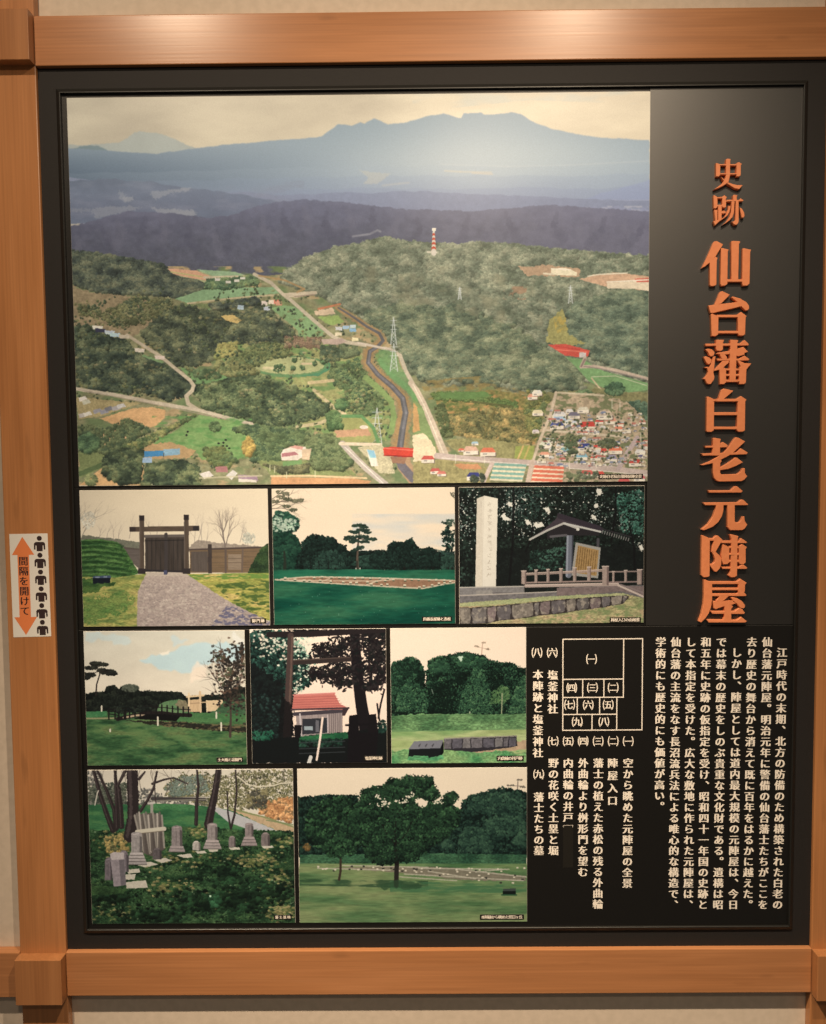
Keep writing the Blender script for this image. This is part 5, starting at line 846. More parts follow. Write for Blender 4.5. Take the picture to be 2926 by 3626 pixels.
GLYPHS = [   # raised characters: centre (m), stroke outlines in tenths of a millimetre
 ('史', 0.7467, 1.6189, [[(-254, 221), (-228, 217), (-169, 199), (-165, 170), (-164, -23), (-199, -51), (-251, -44)], [(-187, 199), (161, 195), (161, 164), (-187, 168)], [(157, 213), (212, 233), (272, 198), (250, 172), (249, -31), (216, -52), (160, -52), (156, -12)], [(-170, 19), (163, 15), (164, -15), (-170, -11)], [(-52, 295), (-18, 306), (45, 294), (34, 265), (32, -39), (6, -155), (-34, -191), (-93, -227), (-181, -270), (-292, -305), (-211, -251), (-130, -190), (-83, -125), (-58, -67), (-51, -9)], [(-158, -48), (-124, -67), (-79, -107), (-5, -162), (85, -196), (181, -219), (292, -220), (256, -267), (220, -303), (130, -284), (56, -239), (-34, -184), (-101, -125)]]),
 ('跡', 0.7487, 1.5477, [[(-318, 294), (-288, 294), (-236, 264), (-230, 64), (-263, 31), (-307, 36)], [(-258, 265), (-110, 263), (-109, 229), (-258, 230)], [(-139, 267), (-95, 296), (-43, 255), (-61, 223), (-59, 55), (-99, 41), (-137, 56)], [(-256, 108), (-108, 106), (-107, 74), (-256, 75)], [(-219, 82), (-144, 81), (-145, -192), (-215, -206)], [(-299, 6), (-229, 6), (-230, -206), (-282, -220)], [(-165, -32), (-99, -7), (-46, -44), (-90, -72), (-165, -72)], [(-315, -220), (-282, -213), (-163, -170), (-104, -149), (-61, -91), (-21, 3), (-18, 84), (37, 79), (31, 32), (6, -55), (-31, -113), (-97, -164), (-192, -228), (-277, -304)], [(75, 287), (97, 305), (172, 289), (157, 264), (158, 191), (84, 192)], [(-61, 204), (203, 198), (232, 230), (295, 190), (277, 168), (-60, 164)], [(47, 170), (114, 170), (102, -56), (74, -144), (15, -209), (-58, -259), (-132, -299), (-44, -223), (14, -136), (39, -56), (49, 46)], [(136, 177), (196, 176), (201, -232), (187, -269), (154, -301), (106, -290), (60, -231), (112, -228), (130, -203)], [(216, 52), (265, 22), (310, -58), (319, -124), (293, -160), (260, -153), (236, -58)]]),
 ('仙', 0.7449, 1.4411, [[(-251, 446), (-197, 450), (-69, 384), (-97, 339), (-130, 291), (-218, 142), (-340, 17), (-430, -55), (-500, -87), (-415, 83), (-335, 261), (-279, 398)], [(-340, 25), (-218, 138), (-177, 113), (-193, 64), (-195, -424), (-236, -448), (-310, -452), (-331, -423)], [(-113, 315), (-80, 311), (48, 277), (28, 241), (28, -410), (-21, -446), (-95, -446), (-116, -409)], [(95, 443), (115, 451), (263, 445), (276, 421), (252, 385), (246, -331), (105, -329)], [(323, 295), (356, 302), (501, 269), (481, 228), (478, -406), (433, -447), (342, -450), (325, -413)], [(19, -316), (336, -319), (337, -372), (19, -369)]]),
 ('台', 0.7510, 1.3406, [[(-188, 434), (-138, 454), (20, 379), (-13, 342), (-156, 201), (-292, 173), (-244, 287)], [(-416, 166), (-292, 181), (-69, 204), (162, 230), (270, 229), (254, 139), (-9, 81), (-174, 45), (-323, 10), (-372, 15)], [(45, 329), (78, 345), (235, 299), (360, 224), (411, 158), (416, 93), (379, 56), (338, 57), (250, 139), (162, 234)], [(-364, -14), (-339, 2), (-214, -48), (-206, -81), (-206, -418), (-251, -454), (-342, -449)], [(-240, -22), (199, -26), (200, -80), (-239, -76)], [(182, -20), (252, 33), (369, -54), (348, -78), (341, -423), (296, -451), (213, -446), (196, -413)], [(-219, -345), (203, -349), (204, -403), (-218, -399)]]),
 ('藩', 0.7498, 1.2427, [[(-461, 370), (-448, 376), (252, 376), (342, 445), (431, 362), (419, 329), (-448, 327)], [(-242, 455), (-72, 449), (-96, 387), (-94, 256), (-135, 223), (-218, 228), (-240, 265)], [(52, 452), (218, 442), (198, 385), (200, 261), (55, 238)], [(-459, 259), (-401, 275), (-318, 258), (-268, 208), (-267, 167), (-296, 122), (-341, 114), (-375, 143), (-400, 201)], [(-491, 111), (-441, 119), (-366, 94), (-324, 44), (-332, -6), (-364, -42), (-406, -38), (-440, 4)], [(-476, -103), (-438, -91), (-372, -104), (-339, -47), (-291, 109), (-242, 121), (-257, 2), (-272, -155), (-283, -212), (-261, -295), (-273, -361), (-334, -443), (-376, -451), (-418, -426), (-452, -359), (-485, -334), (-420, -261), (-396, -195), (-413, -129)], [(-238, 171), (-201, 191), (80, 234), (196, 270), (320, 305), (421, 202), (346, 178), (347, 145), (231, 113), (173, 122), (181, 163), (40, 156), (-68, 153), (-168, 158)], [(-168, 162), (-51, 157), (-9, 99), (-9, 66), (-66, 33), (-117, 67)], [(-225, 68), (-200, 72), (232, 67), (347, 128), (448, 53), (431, 29), (-199, 26)], [(38, 255), (188, 253), (176, -365), (47, -364)], [(-100, 25), (33, 24), (26, -17), (-73, -107), (-147, -156), (-263, -179), (-271, -163), (-190, -73)], [(191, 31), (249, 22), (349, -24), (490, -34), (401, -144), (352, -218), (251, -135), (267, -89)], [(-164, -131), (-73, -103), (-23, -140), (-23, -413), (-60, -450), (-151, -449)], [(239, -135), (259, -94), (392, -120), (384, -425), (347, -454), (247, -453), (239, -407)], [(-73, -130), (268, -133), (268, -175), (-72, -172)], [(-46, -241), (261, -244), (262, -288), (-46, -285)], [(-45, -357), (263, -359), (263, -409), (-44, -406)]]),
 ('白', 0.7492, 1.1446, [[(-111, 411), (-61, 444), (135, 397), (114, 372), (-58, 229), (-175, 213), (-143, 320)], [(-408, 273), (-384, 285), (-266, 235), (-253, 181), (-254, -409), (-300, -442), (-391, -441), (-408, -416)], [(-300, 237), (241, 232), (242, 174), (-299, 179)], [(208, 234), (294, 287), (408, 212), (383, 175), (384, -415), (342, -444), (251, -443), (217, -413), (225, 176)], [(-267, -37), (233, -41), (233, -104), (-266, -100)], [(-268, -332), (237, -337), (238, -393), (-267, -388)]]),
 ('老', 0.7462, 1.0437, [[(-243, 441), (-210, 449), (-76, 423), (-92, 373), (-88, 81), (-264, 83), (-240, 233)], [(-408, 284), (-91, 290), (-87, 327), (-33, 360), (68, 293), (52, 247), (-387, 244)], [(-477, 126), (-448, 130), (245, 145), (336, 228), (483, 135), (454, 101), (-439, 80)], [(224, 454), (282, 445), (421, 365), (376, 319), (187, 146), (79, 71), (-70, -3), (-237, -76), (-445, -118), (-483, -103), (-296, -34), (-105, 81), (-14, 147), (101, 280), (183, 404)], [(-237, -51), (-87, 14), (-53, -32), (-82, -69), (-84, -279), (-50, -308), (276, -298), (334, -257), (383, -178), (425, -182), (427, -283), (474, -350), (420, -417), (354, -450), (-98, -454), (-165, -429), (-212, -370), (-234, -269)], [(221, 41), (263, 32), (382, -61), (249, -131), (83, -196), (-93, -221), (-93, -165), (23, -104), (139, -29)]]),
 ('元', 0.7486, 0.9430, [[(-354, 374), (115, 374), (206, 457), (248, 453), (362, 355), (333, 322), (-328, 326)], [(-452, 118), (-418, 122), (269, 125), (335, 179), (377, 174), (479, 77), (467, 60), (-409, 66)], [(-183, 82), (-28, 81), (-30, -53), (-62, -171), (-136, -289), (-244, -380), (-428, -455), (-479, -433), (-346, -321), (-247, -170), (-190, -2)], [(48, 80), (203, 79), (208, -275), (242, -300), (300, -292), (333, -250), (374, -166), (403, -171), (417, -276), (469, -340), (420, -420), (361, -457), (118, -455), (58, -391)]]),
 ('陣', 0.7491, 0.8439, [[(-478, 431), (-457, 435), (-314, 375), (-305, 324), (-304, -414), (-337, -435), (-430, -442), (-477, -395)], [(-330, 375), (-238, 370), (-180, 428), (-138, 424), (-40, 334), (-77, 280), (-184, 86), (-276, 87), (-261, 188), (-220, 315), (-313, 320)], [(-276, 95), (-184, 86), (-107, 18), (-64, -59), (-63, -178), (-95, -262), (-162, -330), (-204, -321), (-247, -270), (-298, -201), (-311, -159), (-248, -164), (-206, -126), (-195, -67), (-225, 18)], [(-73, 318), (133, 319), (284, 302), (342, 369), (465, 284), (444, 263), (-68, 267)], [(101, 447), (148, 447), (282, 412), (267, 336), (267, -265), (265, -410), (219, -443), (143, -447), (88, -404), (125, -324), (133, 16), (136, 354)], [(-43, 246), (-18, 241), (101, 194), (97, -137), (64, -170), (-21, -174), (-55, -102), (-69, 17)], [(294, 201), (360, 247), (462, 182), (438, 140), (442, -139), (392, -181), (316, -172), (299, -138)], [(75, 204), (311, 202), (311, 156), (76, 158)], [(86, 63), (313, 61), (313, 14), (86, 16)], [(88, -82), (315, -83), (316, -134), (88, -132)], [(-58, -225), (300, -227), (350, -185), (409, -190), (477, -250), (452, -274), (-36, -270)]]),
 ('屋', 0.7471, 0.7502, [[(-401, 451), (-367, 447), (-274, 403), (-227, 360), (-223, 45), (-242, -125), (-291, -261), (-358, -363), (-449, -453), (-501, -426), (-443, -269), (-407, -73), (-397, 98)], [(-282, 408), (282, 403), (357, 460), (489, 372), (456, 334), (454, 193), (429, 168), (319, 169), (310, 212), (317, 339), (300, 348), (-282, 352)], [(-239, 275), (326, 271), (327, 220), (-238, 224)], [(-237, 155), (286, 152), (344, 190), (437, 176), (489, 116), (464, 94), (-236, 99)], [(-68, 104), (126, 102), (10, 1), (-117, -24), (-142, 6)], [(-210, -2), (-109, -11), (212, 8), (221, -26), (289, -52), (163, -90), (28, -114), (-90, -152), (-149, -177), (-191, -151)], [(160, 68), (203, 76), (304, 50), (398, -11), (458, -88), (459, -139), (425, -164), (366, -155), (323, -112), (280, -52), (212, 8)], [(36, -93), (162, -77), (214, -120), (176, -171), (180, -410), (6, -409), (31, -332)], [(-258, -210), (-233, -209), (249, -214), (341, -151), (409, -181), (461, -259), (436, -280), (-215, -271)], [(-328, -394), (-290, -390), (294, -403), (386, -339), (501, -430), (472, -460), (-289, -454)]]),
]
COLUMNS = [   # printed columns: text, x, z of the first character, z of the last
 ('江戸時代の末期、北方の防備のため構築された白老の', 0.8747, 0.6387, 0.0942),
 ('仙台藩元陣屋。明治元年に警備の仙台藩士たちがここを', 0.8434, 0.6612, 0.0944),
 ('去り歴史の舞台から消えて既に百年をはるかに越えた。', 0.8112, 0.6614, 0.0945),
 ('しかし、陣屋としては道内最大規模の元陣屋は、今日', 0.7800, 0.6394, 0.0947),
 ('では幕末の歴史をしのぶ貴重な文化財である。遺構は昭', 0.7477, 0.6619, 0.0949),
 ('和五年に史跡の仮指定を受け、昭和四十一年国の史跡と', 0.7155, 0.6621, 0.0951),
 ('して本指定を受けた。広大な敷地に作られた元陣屋は、', 0.6841, 0.6624, 0.0953),
 ('仙台藩の主流をなす長沼流兵法による唯心的な構造で、', 0.6525, 0.6626, 0.0955),
 ('学術的にも歴史的にも価値が高い。', 0.6209, 0.6628, 0.3100),
 ('空から眺めた元陣屋の全景', 0.5541, 0.4046, 0.1431),
 ('陣屋入口', 0.5216, 0.4048, 0.3235),
 ('藩士の植えた赤松の残る外曲輪', 0.4914, 0.4051, 0.0974),
 ('外曲輪より桝形門を望む', 0.4594, 0.4053, 0.1682),
 ('内曲輪の井戸', 0.4277, 0.4055, 0.2879),
 ('野の花咲く土塁と堀', 0.3965, 0.4057, 0.2155),
 ('塩釜神社', 0.3947, 0.5942, 0.5220),
 ('本陣跡と塩釜神社', 0.3637, 0.5955, 0.4281),
 ('藩士たちの墓', 0.3655, 0.3323, 0.2157),
]
MARKS = [('㈠', 0.5540, 0.4514), ('㈡', 0.5224, 0.4517), ('㈢', 0.4907, 0.4519), ('㈣', 0.4591, 0.4521), ('㈤', 0.4275, 0.4523), ('㈦', 0.3958, 0.4525), ('㈥', 0.3936, 0.6418), ('㈧', 0.3616, 0.6421), ('㈨', 0.3652, 0.3812), ]
KEYS = [('㈠', 0.4760, 0.6275), ('㈣', 0.4347, 0.5665), ('㈢', 0.4782, 0.5667), ('㈡', 0.5217, 0.5664), ('㈦', 0.4303, 0.5304), ('㈥', 0.4694, 0.5296), ('㈤', 0.5114, 0.5298), ('㈨', 0.4464, 0.4936), ('㈧', 0.5026, 0.4932), ]
TAGS = [   # caption strips: text, x0, z0, x1, z1
 ('史跡白老仙台藩陣屋跡全景', 0.4885, 1.0057, 0.5806, 1.0159),
 ('御門跡', -0.2389, 0.7097, -0.2061, 0.7200),
 ('四番長屋跡と赤松', 0.1209, 0.7107, 0.1837, 0.7208),
 ('陣屋入口の由緒書', 0.5132, 0.7057, 0.5784, 0.7163),
 ('土大橋と詰御門', -0.3166, 0.4133, -0.2608, 0.4234),
 ('塩釜神社跡', -0.0044, 0.4144, 0.0373, 0.4249),
 ('内曲輪の井戸跡', 0.2760, 0.4119, 0.3333, 0.4230),
 ('藩士墓地', -0.2014, 0.0687, -0.1638, 0.0784),
 ('本陣跡から眺めた照日ヶ丘', 0.2394, 0.0659, 0.3335, 0.0770),
]
# ------------------------------------------------------------------ materials
def mat(name, col=(.5, .5, .5), rough=.5, spec=.5):
    m = bpy.data.materials.new(name); m.use_nodes = True
    b = m.node_tree.nodes['Principled BSDF']
    b.inputs['Base Color'].default_value = (*col, 1); b.inputs['Roughness'].default_value = rough
    b.inputs['Specular IOR Level'].default_value = spec
    return m
def nodes(m):
    t = m.node_tree; return t.nodes, t.links, t.nodes['Principled BSDF']
def grain_bump(m, scale, strength, dist=.001):
    N, L, b = nodes(m)
    tc = N.new('ShaderNodeTexCoord'); n = N.new('ShaderNodeTexNoise'); n.inputs['Scale'].default_value = scale; n.inputs['Detail'].default_value = 3
    bp = N.new('ShaderNodeBump'); bp.inputs['Strength'].default_value = strength; bp.inputs['Distance'].default_value = dist
    L.new(tc.outputs['Object'], n.inputs['Vector']); L.new(n.outputs['Fac'], bp.inputs['Height']); L.new(bp.outputs['Normal'], b.inputs['Normal'])
def speckled(name, c1, c2, scale, rough, spec=.5, bump=.15):
    m = mat(name, c1, rough, spec); N, L, b = nodes(m)
    tc = N.new('ShaderNodeTexCoord'); n = N.new('ShaderNodeTexNoise'); n.inputs['Scale'].default_value = scale; n.inputs['Detail'].default_value = 4
    r = N.new('ShaderNodeValToRGB'); r.color_ramp.elements[0].position = .35; r.color_ramp.elements[1].position = .65
    r.color_ramp.elements[0].color = (*c1, 1); r.color_ramp.elements[1].color = (*c2, 1)
    L.new(tc.outputs['Object'], n.inputs['Vector']); L.new(n.outputs['Fac'], r.inputs[0]); L.new(r.outputs[0], b.inputs['Base Color'])
    bp = N.new('ShaderNodeBump'); bp.inputs['Strength'].default_value = bump; bp.inputs['Distance'].default_value = .0006
    L.new(n.outputs['Fac'], bp.inputs['Height']); L.new(bp.outputs['Normal'], b.inputs['Normal'])
    return m
def wood(name, axis, c1, c2, c3, seed=0.):
    """Planed softwood: long soft figure along the piece, fine fibre, a few dark pores and knots."""
    m = mat(name, c1, .29, .5); N, L, b = nodes(m)
    tc = N.new('ShaderNodeTexCoord'); mp = N.new('ShaderNodeMapping')
    lo, hi = 1.1, 13.
    mp.inputs['Scale'].default_value = (lo, hi, hi) if axis == 'x' else (hi, hi, lo)
    mp.inputs['Location'].default_value = (seed, seed * 1.7, seed * .6)
    L.new(tc.outputs['Object'], mp.inputs['Vector'])
    w = N.new('ShaderNodeTexNoise'); w.inputs['Scale'].default_value = 1.6; w.inputs['Detail'].default_value = 5; w.inputs['Distortion'].default_value = .7
    L.new(mp.outputs[0], w.inputs['Vector'])
    r = N.new('ShaderNodeValToRGB'); e = r.color_ramp.elements
    e[0].position = .28; e[0].color = (*c2, 1); e[1].position = .72; e[1].color = (*c3, 1)
    q = e.new(.5); q.color = (*c1, 1)
    L.new(w.outputs['Fac'], r.inputs[0])
    mp2 = N.new('ShaderNodeMapping'); mp2.inputs['Scale'].default_value = (4, 260, 260) if axis == 'x' else (260, 260, 4)
    L.new(tc.outputs['Object'], mp2.inputs['Vector'])
    f = N.new('ShaderNodeTexNoise'); f.inputs['Scale'].default_value = 1; f.inputs['Detail'].default_value = 3; L.new(mp2.outputs[0], f.inputs['Vector'])
    fr = N.new('ShaderNodeMapRange'); fr.inputs[1].default_value = .3; fr.inputs[2].default_value = .75; fr.inputs[3].default_value = .86; fr.inputs[4].default_value = 1.06
    L.new(f.outputs['Fac'], fr.inputs[0])
    mx = N.new('ShaderNodeMix'); mx.data_type = 'RGBA'; mx.blend_type = 'MULTIPLY'; mx.inputs['Factor'].default_value = 1
    L.new(r.outputs[0], mx.inputs['A']); L.new(fr.outputs[0], mx.inputs['B'])
    # sparse dark flecks
    mp3 = N.new('ShaderNodeMapping'); mp3.inputs['Scale'].default_value = (7, 30, 30) if axis == 'x' else (30, 30, 7); mp3.inputs['Location'].default_value = (seed * 3, 0, seed)
    L.new(tc.outputs['Object'], mp3.inputs['Vector'])
    k = N.new('ShaderNodeTexNoise'); k.inputs['Scale'].default_value = 1; k.inputs['Detail'].default_value = 2; L.new(mp3.outputs[0], k.inputs['Vector'])
    kr = N.new('ShaderNodeMapRange'); kr.inputs[1].default_value = .70; kr.inputs[2].default_value = .80; kr.inputs[3].default_value = 1; kr.inputs[4].default_value = .80
    L.new(k.outputs['Fac'], kr.inputs[0])
    m2 = N.new('ShaderNodeMix'); m2.data_type = 'RGBA'; m2.blend_type = 'MULTIPLY'; m2.inputs['Factor'].default_value = 1
    L.new(mx.outputs['Result'], m2.inputs['A']); L.new(kr.outputs[0], m2.inputs['B']); L.new(m2.outputs['Result'], b.inputs['Base Color'])
    bp = N.new('ShaderNodeBump'); bp.inputs['Strength'].default_value = .12; bp.inputs['Distance'].default_value = .0005
    L.new(f.outputs['Fac'], bp.inputs['Height']); L.new(bp.outputs['Normal'], b.inputs['Normal'])
    return m
M_BEAM = wood('planed_beam_wood', 'x', (.47, .205, .084), (.42, .178, .070), (.52, .235, .102), 2.3)
M_POST = wood('planed_post_wood', 'z', (.46, .198, .075), (.40, .166, .060), (.51, .226, .090), 6.1)
M_BLOCK = wood('end_block_wood', 'z', (.42, .182, .070), (.37, .155, .058), (.46, .206, .082), 9.4)
M_WALL = speckled('painted_wall', (.63, .535, .435), (.69, .585, .48), 60, .8, .2, .12)
M_MAT = speckled('black_fabric', (.008, .0072, .007), (.019, .0165, .0165), 900, .7, .4, .5)
M_FRAME = mat('black_lacquer', (.012, .0118, .0105), .40, .6); grain_bump(M_FRAME, 300, .06)
M_BOARD = speckled('black_board', (.003, .0027, .0025), (.005, .0046, .0042), 700, .45, .6, .25)
M_SATIN = speckled('satin_black_board', (.005, .0045, .0042), (.008, .0073, .0068), 700, .43, .5, .2); M_SATIN.node_tree.nodes['Principled BSDF'].inputs['IOR'].default_value = 1.95
M_EDGE = mat('board_edge', (.055, .052, .048), .45)
M_CREAM = mat('cream_ink', (.90, .84, .76), .5, .3)
M_LETTER = speckled('copper_paint', (.72, .245, .105), (.78, .275, .120), 120, .45, .45, .08)
M_PAPER = mat('white_sticker', (.78, .76, .72), .35, .4)
M_ORANGE = mat('orange_ink', (.78, .235, .085), .35, .4)
M_BROWN = mat('dark_brown_ink', (.042, .026, .027), .35, .4)
M_CARD = mat('print_edge', (.70, .68, .62), .6, .2)
M_TAG = mat('black_tape', (.013, .012, .010), .4, .5)

# ------------------------------------------------------------------ mesh helpers
def link(name, verts, faces, m, parent=None, smooth=False):
    me = bpy.data.meshes.new(name)
    if parent is not None:
        L = parent_loc(parent); verts = [(v[0] - L.x, v[1] - L.y, v[2] - L.z) for v in verts]
    me.from_pydata(verts, [], faces); me.materials.append(m); me.update()
    o = bpy.data.objects.new(name, me); COL.objects.link(o)
    if parent is not None: o.parent = parent
    return o
def parent_loc(o):
    v = Vector(o.location)
    while o.parent is not None: o = o.parent; v += o.location
    return v
def at_base(o, loc):
    """Move a finished top-level mesh's origin to its base."""
    loc = Vector(loc); o.data.transform(__import__('mathutils').Matrix.Translation(-loc)); o.location = loc; return o
def thing(name, label, cat, loc, group=None):
    o = bpy.data.objects.new(name, None); COL.objects.link(o); o.location = loc; o.empty_display_size = .05
    return tag(o, label, cat, group)
def tag(o, label, cat, group=None):
    o['label'] = label; o['category'] = cat
    if group: o['group'] = group
    return o
def bevel_box(name, x0, x1, y0, y1, z0, z1, m, bev=.0015, parent=None, seg=2, wob=0.):
    bm = bmesh.new()
    vs = [bm.verts.new(p) for p in ((x0, y0, z0), (x1, y0, z0), (x1, y1, z0), (x0, y1, z0), (x0, y0, z1), (x1, y0, z1), (x1, y1, z1), (x0, y1, z1))]
    for f in ((0, 3, 2, 1), (4, 5, 6, 7), (0, 1, 5, 4), (1, 2, 6, 5), (2, 3, 7, 6), (3, 0, 4, 7)): bm.faces.new([vs[i] for i in f])
    if bev: bmesh.ops.bevel(bm, geom=bm.edges[:], offset=bev, segments=seg, profile=.5, affect='EDGES')
    L = parent_loc(parent) if parent is not None else Vector()
    bmesh.ops.translate(bm, verts=bm.verts, vec=-L)
    me = bpy.data.meshes.new(name); bm.to_mesh(me); bm.free(); me.materials.append(m)
    for p in me.polygons: p.use_smooth = False
    o = bpy.data.objects.new(name, me); COL.objects.link(o)
    if parent is not None: o.parent = parent
    return o
def flat(name, polys, y, m, parent):
    """Thin printed shapes lying at depth y, facing the room (-y)."""
    V = []; F = []
    for p in polys:
        b = len(V); V += [(x, y, z) for x, z in p]; a = sum(p[i][0] * p[(i + 1) % len(p)][1] - p[(i + 1) % len(p)][0] * p[i][1] for i in range(len(p)))
        ids = list(range(b, b + len(p))); F.append(ids if a > 0 else ids[::-1])
    return link(name, V, F, m, parent)

# ------------------------------------------------------------------ lettering from the built-in typeface
_glyphs = {}
def glyph(ch, bold):
    key = (ch, bold)
    if key not in _glyphs:
        c = bpy.data.curves.new('glyph', 'FONT'); c.body = ch; c.size = 1; c.resolution_u = 3; c.offset = bold
        o = bpy.data.objects.new('glyph', c); COL.objects.link(o)
        me = bpy.data.meshes.new_from_object(o.evaluated_get(bpy.context.evaluated_depsgraph_get()))
        V = [(v.co.x, v.co.y) for v in me.vertices]; F = [list(p.vertices) for p in me.polygons]
        bpy.data.objects.remove(o); bpy.data.curves.remove(c); bpy.data.meshes.remove(me)
        _glyphs[key] = (V, F)
    return _glyphs[key]
_em = glyph('国', 0.)[0]
EX = (min(v[0] for v in _em) + max(v[0] for v in _em)) / 2; EY = (min(v[1] for v in _em) + max(v[1] for v in _em)) / 2
EM = (max(v[0] for v in _em) - min(v[0] for v in _em)) / .86
def put(V, F, ch, x, z, y, size, bold=0., spread=.044, sx=1.):
    """One character centred at x, z; two close impressions make the uprights heavier than the crossbars."""
    g, f = glyph(ch, bold); s = size / EM
    if ch in '、。': x += size * .62; z += size * .60
    if ch == '、' or ch == '。': pass
    for k, (d, e) in enumerate(((-spread, 0), (spread, 0), (0, 0)) if spread else ((0, 0),)):
        b = len(V)
        V += [(x + (v[0] - EX) * s * sx + d * size, y - k * .00006, z + (v[1] - EY) * s + e * size) for v in g]
        F += [[i + b for i in q] for q in f]
def upright(ob):
    """Turn every face of a flat print towards the room."""
    me = ob.data; bm = bmesh.new(); bm.from_mesh(me)
    for f in bm.faces:
        f.normal_update()
        if f.normal.y > 0: f.normal_flip()
    bm.to_mesh(me); bm.free(); return ob

# ------------------------------------------------------------------ the wall and its timber
YW, YP, YB, YK = .0165, -.0060, -.0090, -.0330          # wall, post faces, beam faces, corner block faces
wall = bevel_box('wall', -3.2, 3.2, YW, YW + .12, -1.3, 3.4, M_WALL, 0)
wall['kind'] = 'structure'
def timber(name, x0, x1, y0, z0, z1, m, label, cat, group, y1=YW - .0003, bev=.0018):
    o = bevel_box(name, x0, x1, y0, y1, z0, z1, m, bev)
    at_base(o, ((x0 + x1) / 2, y1, z0)); return tag(o, label, cat, group)
timber('wooden_post', -.7470, -.6480, YP, -.75, 2.45, M_POST, 'vertical wooden post left of the display, carrying the distancing sticker', 'wooden post', 'posts framing the display')
timber('wooden_post', .9450, 1.0440, YP, -.75, 2.45, M_POST, 'vertical wooden post on the text side of the display, without a sticker', 'wooden post', 'posts framing the display')
timber('wooden_beam', -.6477, .9447, YB, 1.8455, 1.9430, M_BEAM, 'horizontal wooden beam above the black panel with two soft lamp gleams', 'wooden beam', 'beams framing the display')
timber('wooden_beam', -.6477, .9447, YB, -.0942, .0036, M_BEAM, 'long horizontal wooden beam under the black panel', 'wooden beam', 'beams framing the display')
timber('wooden_beam', -1.35, -.7473, YB, -.0965, .0030, M_BEAM, 'short end of a wooden beam beyond the stickered post, at the lower corner block', 'wooden beam', 'beams framing the display')
BL = 'wooden corner block standing proud of the '
timber('corner_block', -.7468, -.6482, YK, -.0985, .0005, M_BLOCK, BL + 'stickered post, beside the lower beam', 'wooden block', 'corner blocks of the timber frame', YP + .0002, .0012)
timber('corner_block', -.7468, -.6482, YK, 1.8470, 1.9452, M_BLOCK, BL + 'stickered post, beside the upper beam', 'wooden block', 'corner blocks of the timber frame', YP + .0002, .0012)
timber('corner_block', .9462, 1.0438, YK, -.0980, .0010, M_BLOCK, BL + 'post without sticker, beside the lower beam', 'wooden block', 'corner blocks of the timber frame', YP + .0002, .0012)
timber('corner_block', .9462, 1.0438, YK, 1.8470, 1.9452, M_BLOCK, BL + 'post without sticker, beside the upper beam', 'wooden block', 'corner blocks of the timber frame', YP + .0002, .0012)

# ------------------------------------------------------------------ the black panel
BX0, BX1, BZ0, BZ1 = -.6010, .8968, .0502, 1.7938
panel = thing('display_panel', 'large black display panel set between the wooden posts and beams', 'display panel', (.148, YW, .0036))
def ring(name, prof, m, x0, x1, z0, z1):
    """A mitred frame: prof = (outward offset, depth) points swept round a rectangle."""
    V = []; F = []; n = len(prof)
    for cx, cz, sx, sz in ((x0, z0, -1, -1), (x1, z0, 1, -1), (x1, z1, 1, 1), (x0, z1, -1, 1)):
        V += [(cx + sx * d, y, cz + sz * d) for d, y in prof]
    for c in range(4):
        for i in range(n - 1):
            a = c * n + i; b = ((c + 1) % 4) * n + i; F.append([a, b, b + 1, a + 1])
    o = link(name, V, F, m, panel)
    bm = bmesh.new(); bm.from_mesh(o.data); bmesh.ops.recalc_face_normals(bm, faces=bm.faces); bm.to_mesh(o.data); bm.free()
    return o
ring('inner_frame', [(0, .0040), (0, -.0042), (.0006, -.0048), (.0022, -.0048), (.0108, .0016), (.0112, .0040)], M_FRAME, BX0, BX1, BZ0, BZ1)
# fabric-covered border, a flat ring from the inner frame to the timber
x0, x1, z0, z1 = BX0 - .0095, BX1 + .0095, BZ0 - .0095, BZ1 + .0095
X0, X1, Z0, Z1 = -.6478, .9448, .0038, 1.8453
V = [(x0, .0022, z0), (x1, .0022, z0), (x1, .0022, z1), (x0, .0022, z1), (X0, .0022, Z0), (X1, .0022, Z0), (X1, .0022, Z1), (X0, .0022, Z1)]
V += [(a, .0150, c) for a, b, c in V]
F = [[4, 5, 1, 0], [5, 6, 2, 1], [6, 7, 3, 2], [7, 4, 0, 3]]
F += [[8 + i for i in q][::-1] for q in F] + [[4, 12, 13, 5], [5, 13, 14, 6], [6, 14, 15, 7], [7, 15, 12, 4], [0, 1, 9, 8], [1, 2, 10, 9], [2, 3, 11, 10], [3, 0, 8, 11]]
link('fabric_border', V, F, M_MAT, panel)
SEAM, VX, PS = .6975, .5890, .9962
def backing(x0, x1, z0, z1, y, m=M_BOARD):
    return bevel_box('backing_board', x0, x1, y, .0100, z0, z1, m, .0005, panel, 1)
backing(BX0 - .001, VX - .0004, PS + .0004, BZ1 + .001, .0020)
backing(BX0 - .001, VX - .0004, SEAM + .0005, PS - .0004, .0019)
o = backing(VX + .0004, BX1 + .001, SEAM + .0005, BZ1 + .001, .0017, M_SATIN); o['label'] = 'plain black backing board behind the copper title'
# the lower board carries the printed text
tb = thing('text_board', 'lower black board printed with cream columns of text and a numbered plan', 'text panel', ((BX0 + BX1) / 2, .0100, BZ0))
YT = .0010
bevel_box('board', BX0 - .001, BX1 + .001, YT, .0100, BZ0 - .0005, SEAM - .0005, M_BOARD, .0007, tb, 1)
for txt, x, za, zb in COLUMNS:
    V = []; F = []; n = len(txt)
    for i, ch in enumerate(txt):
        put(V, F, ch, x, za + (zb - za) * i / (n - 1), YT - .00012, .0212)
    upright(link('text_column', V, F, M_CREAM, tb))
for ch, x, z in MARKS:
    V = []; F = []; put(V, F, ch, x, z, YT - .00012, .0225, 0., .018); upright(link('number_mark', V, F, M_CREAM, tb))
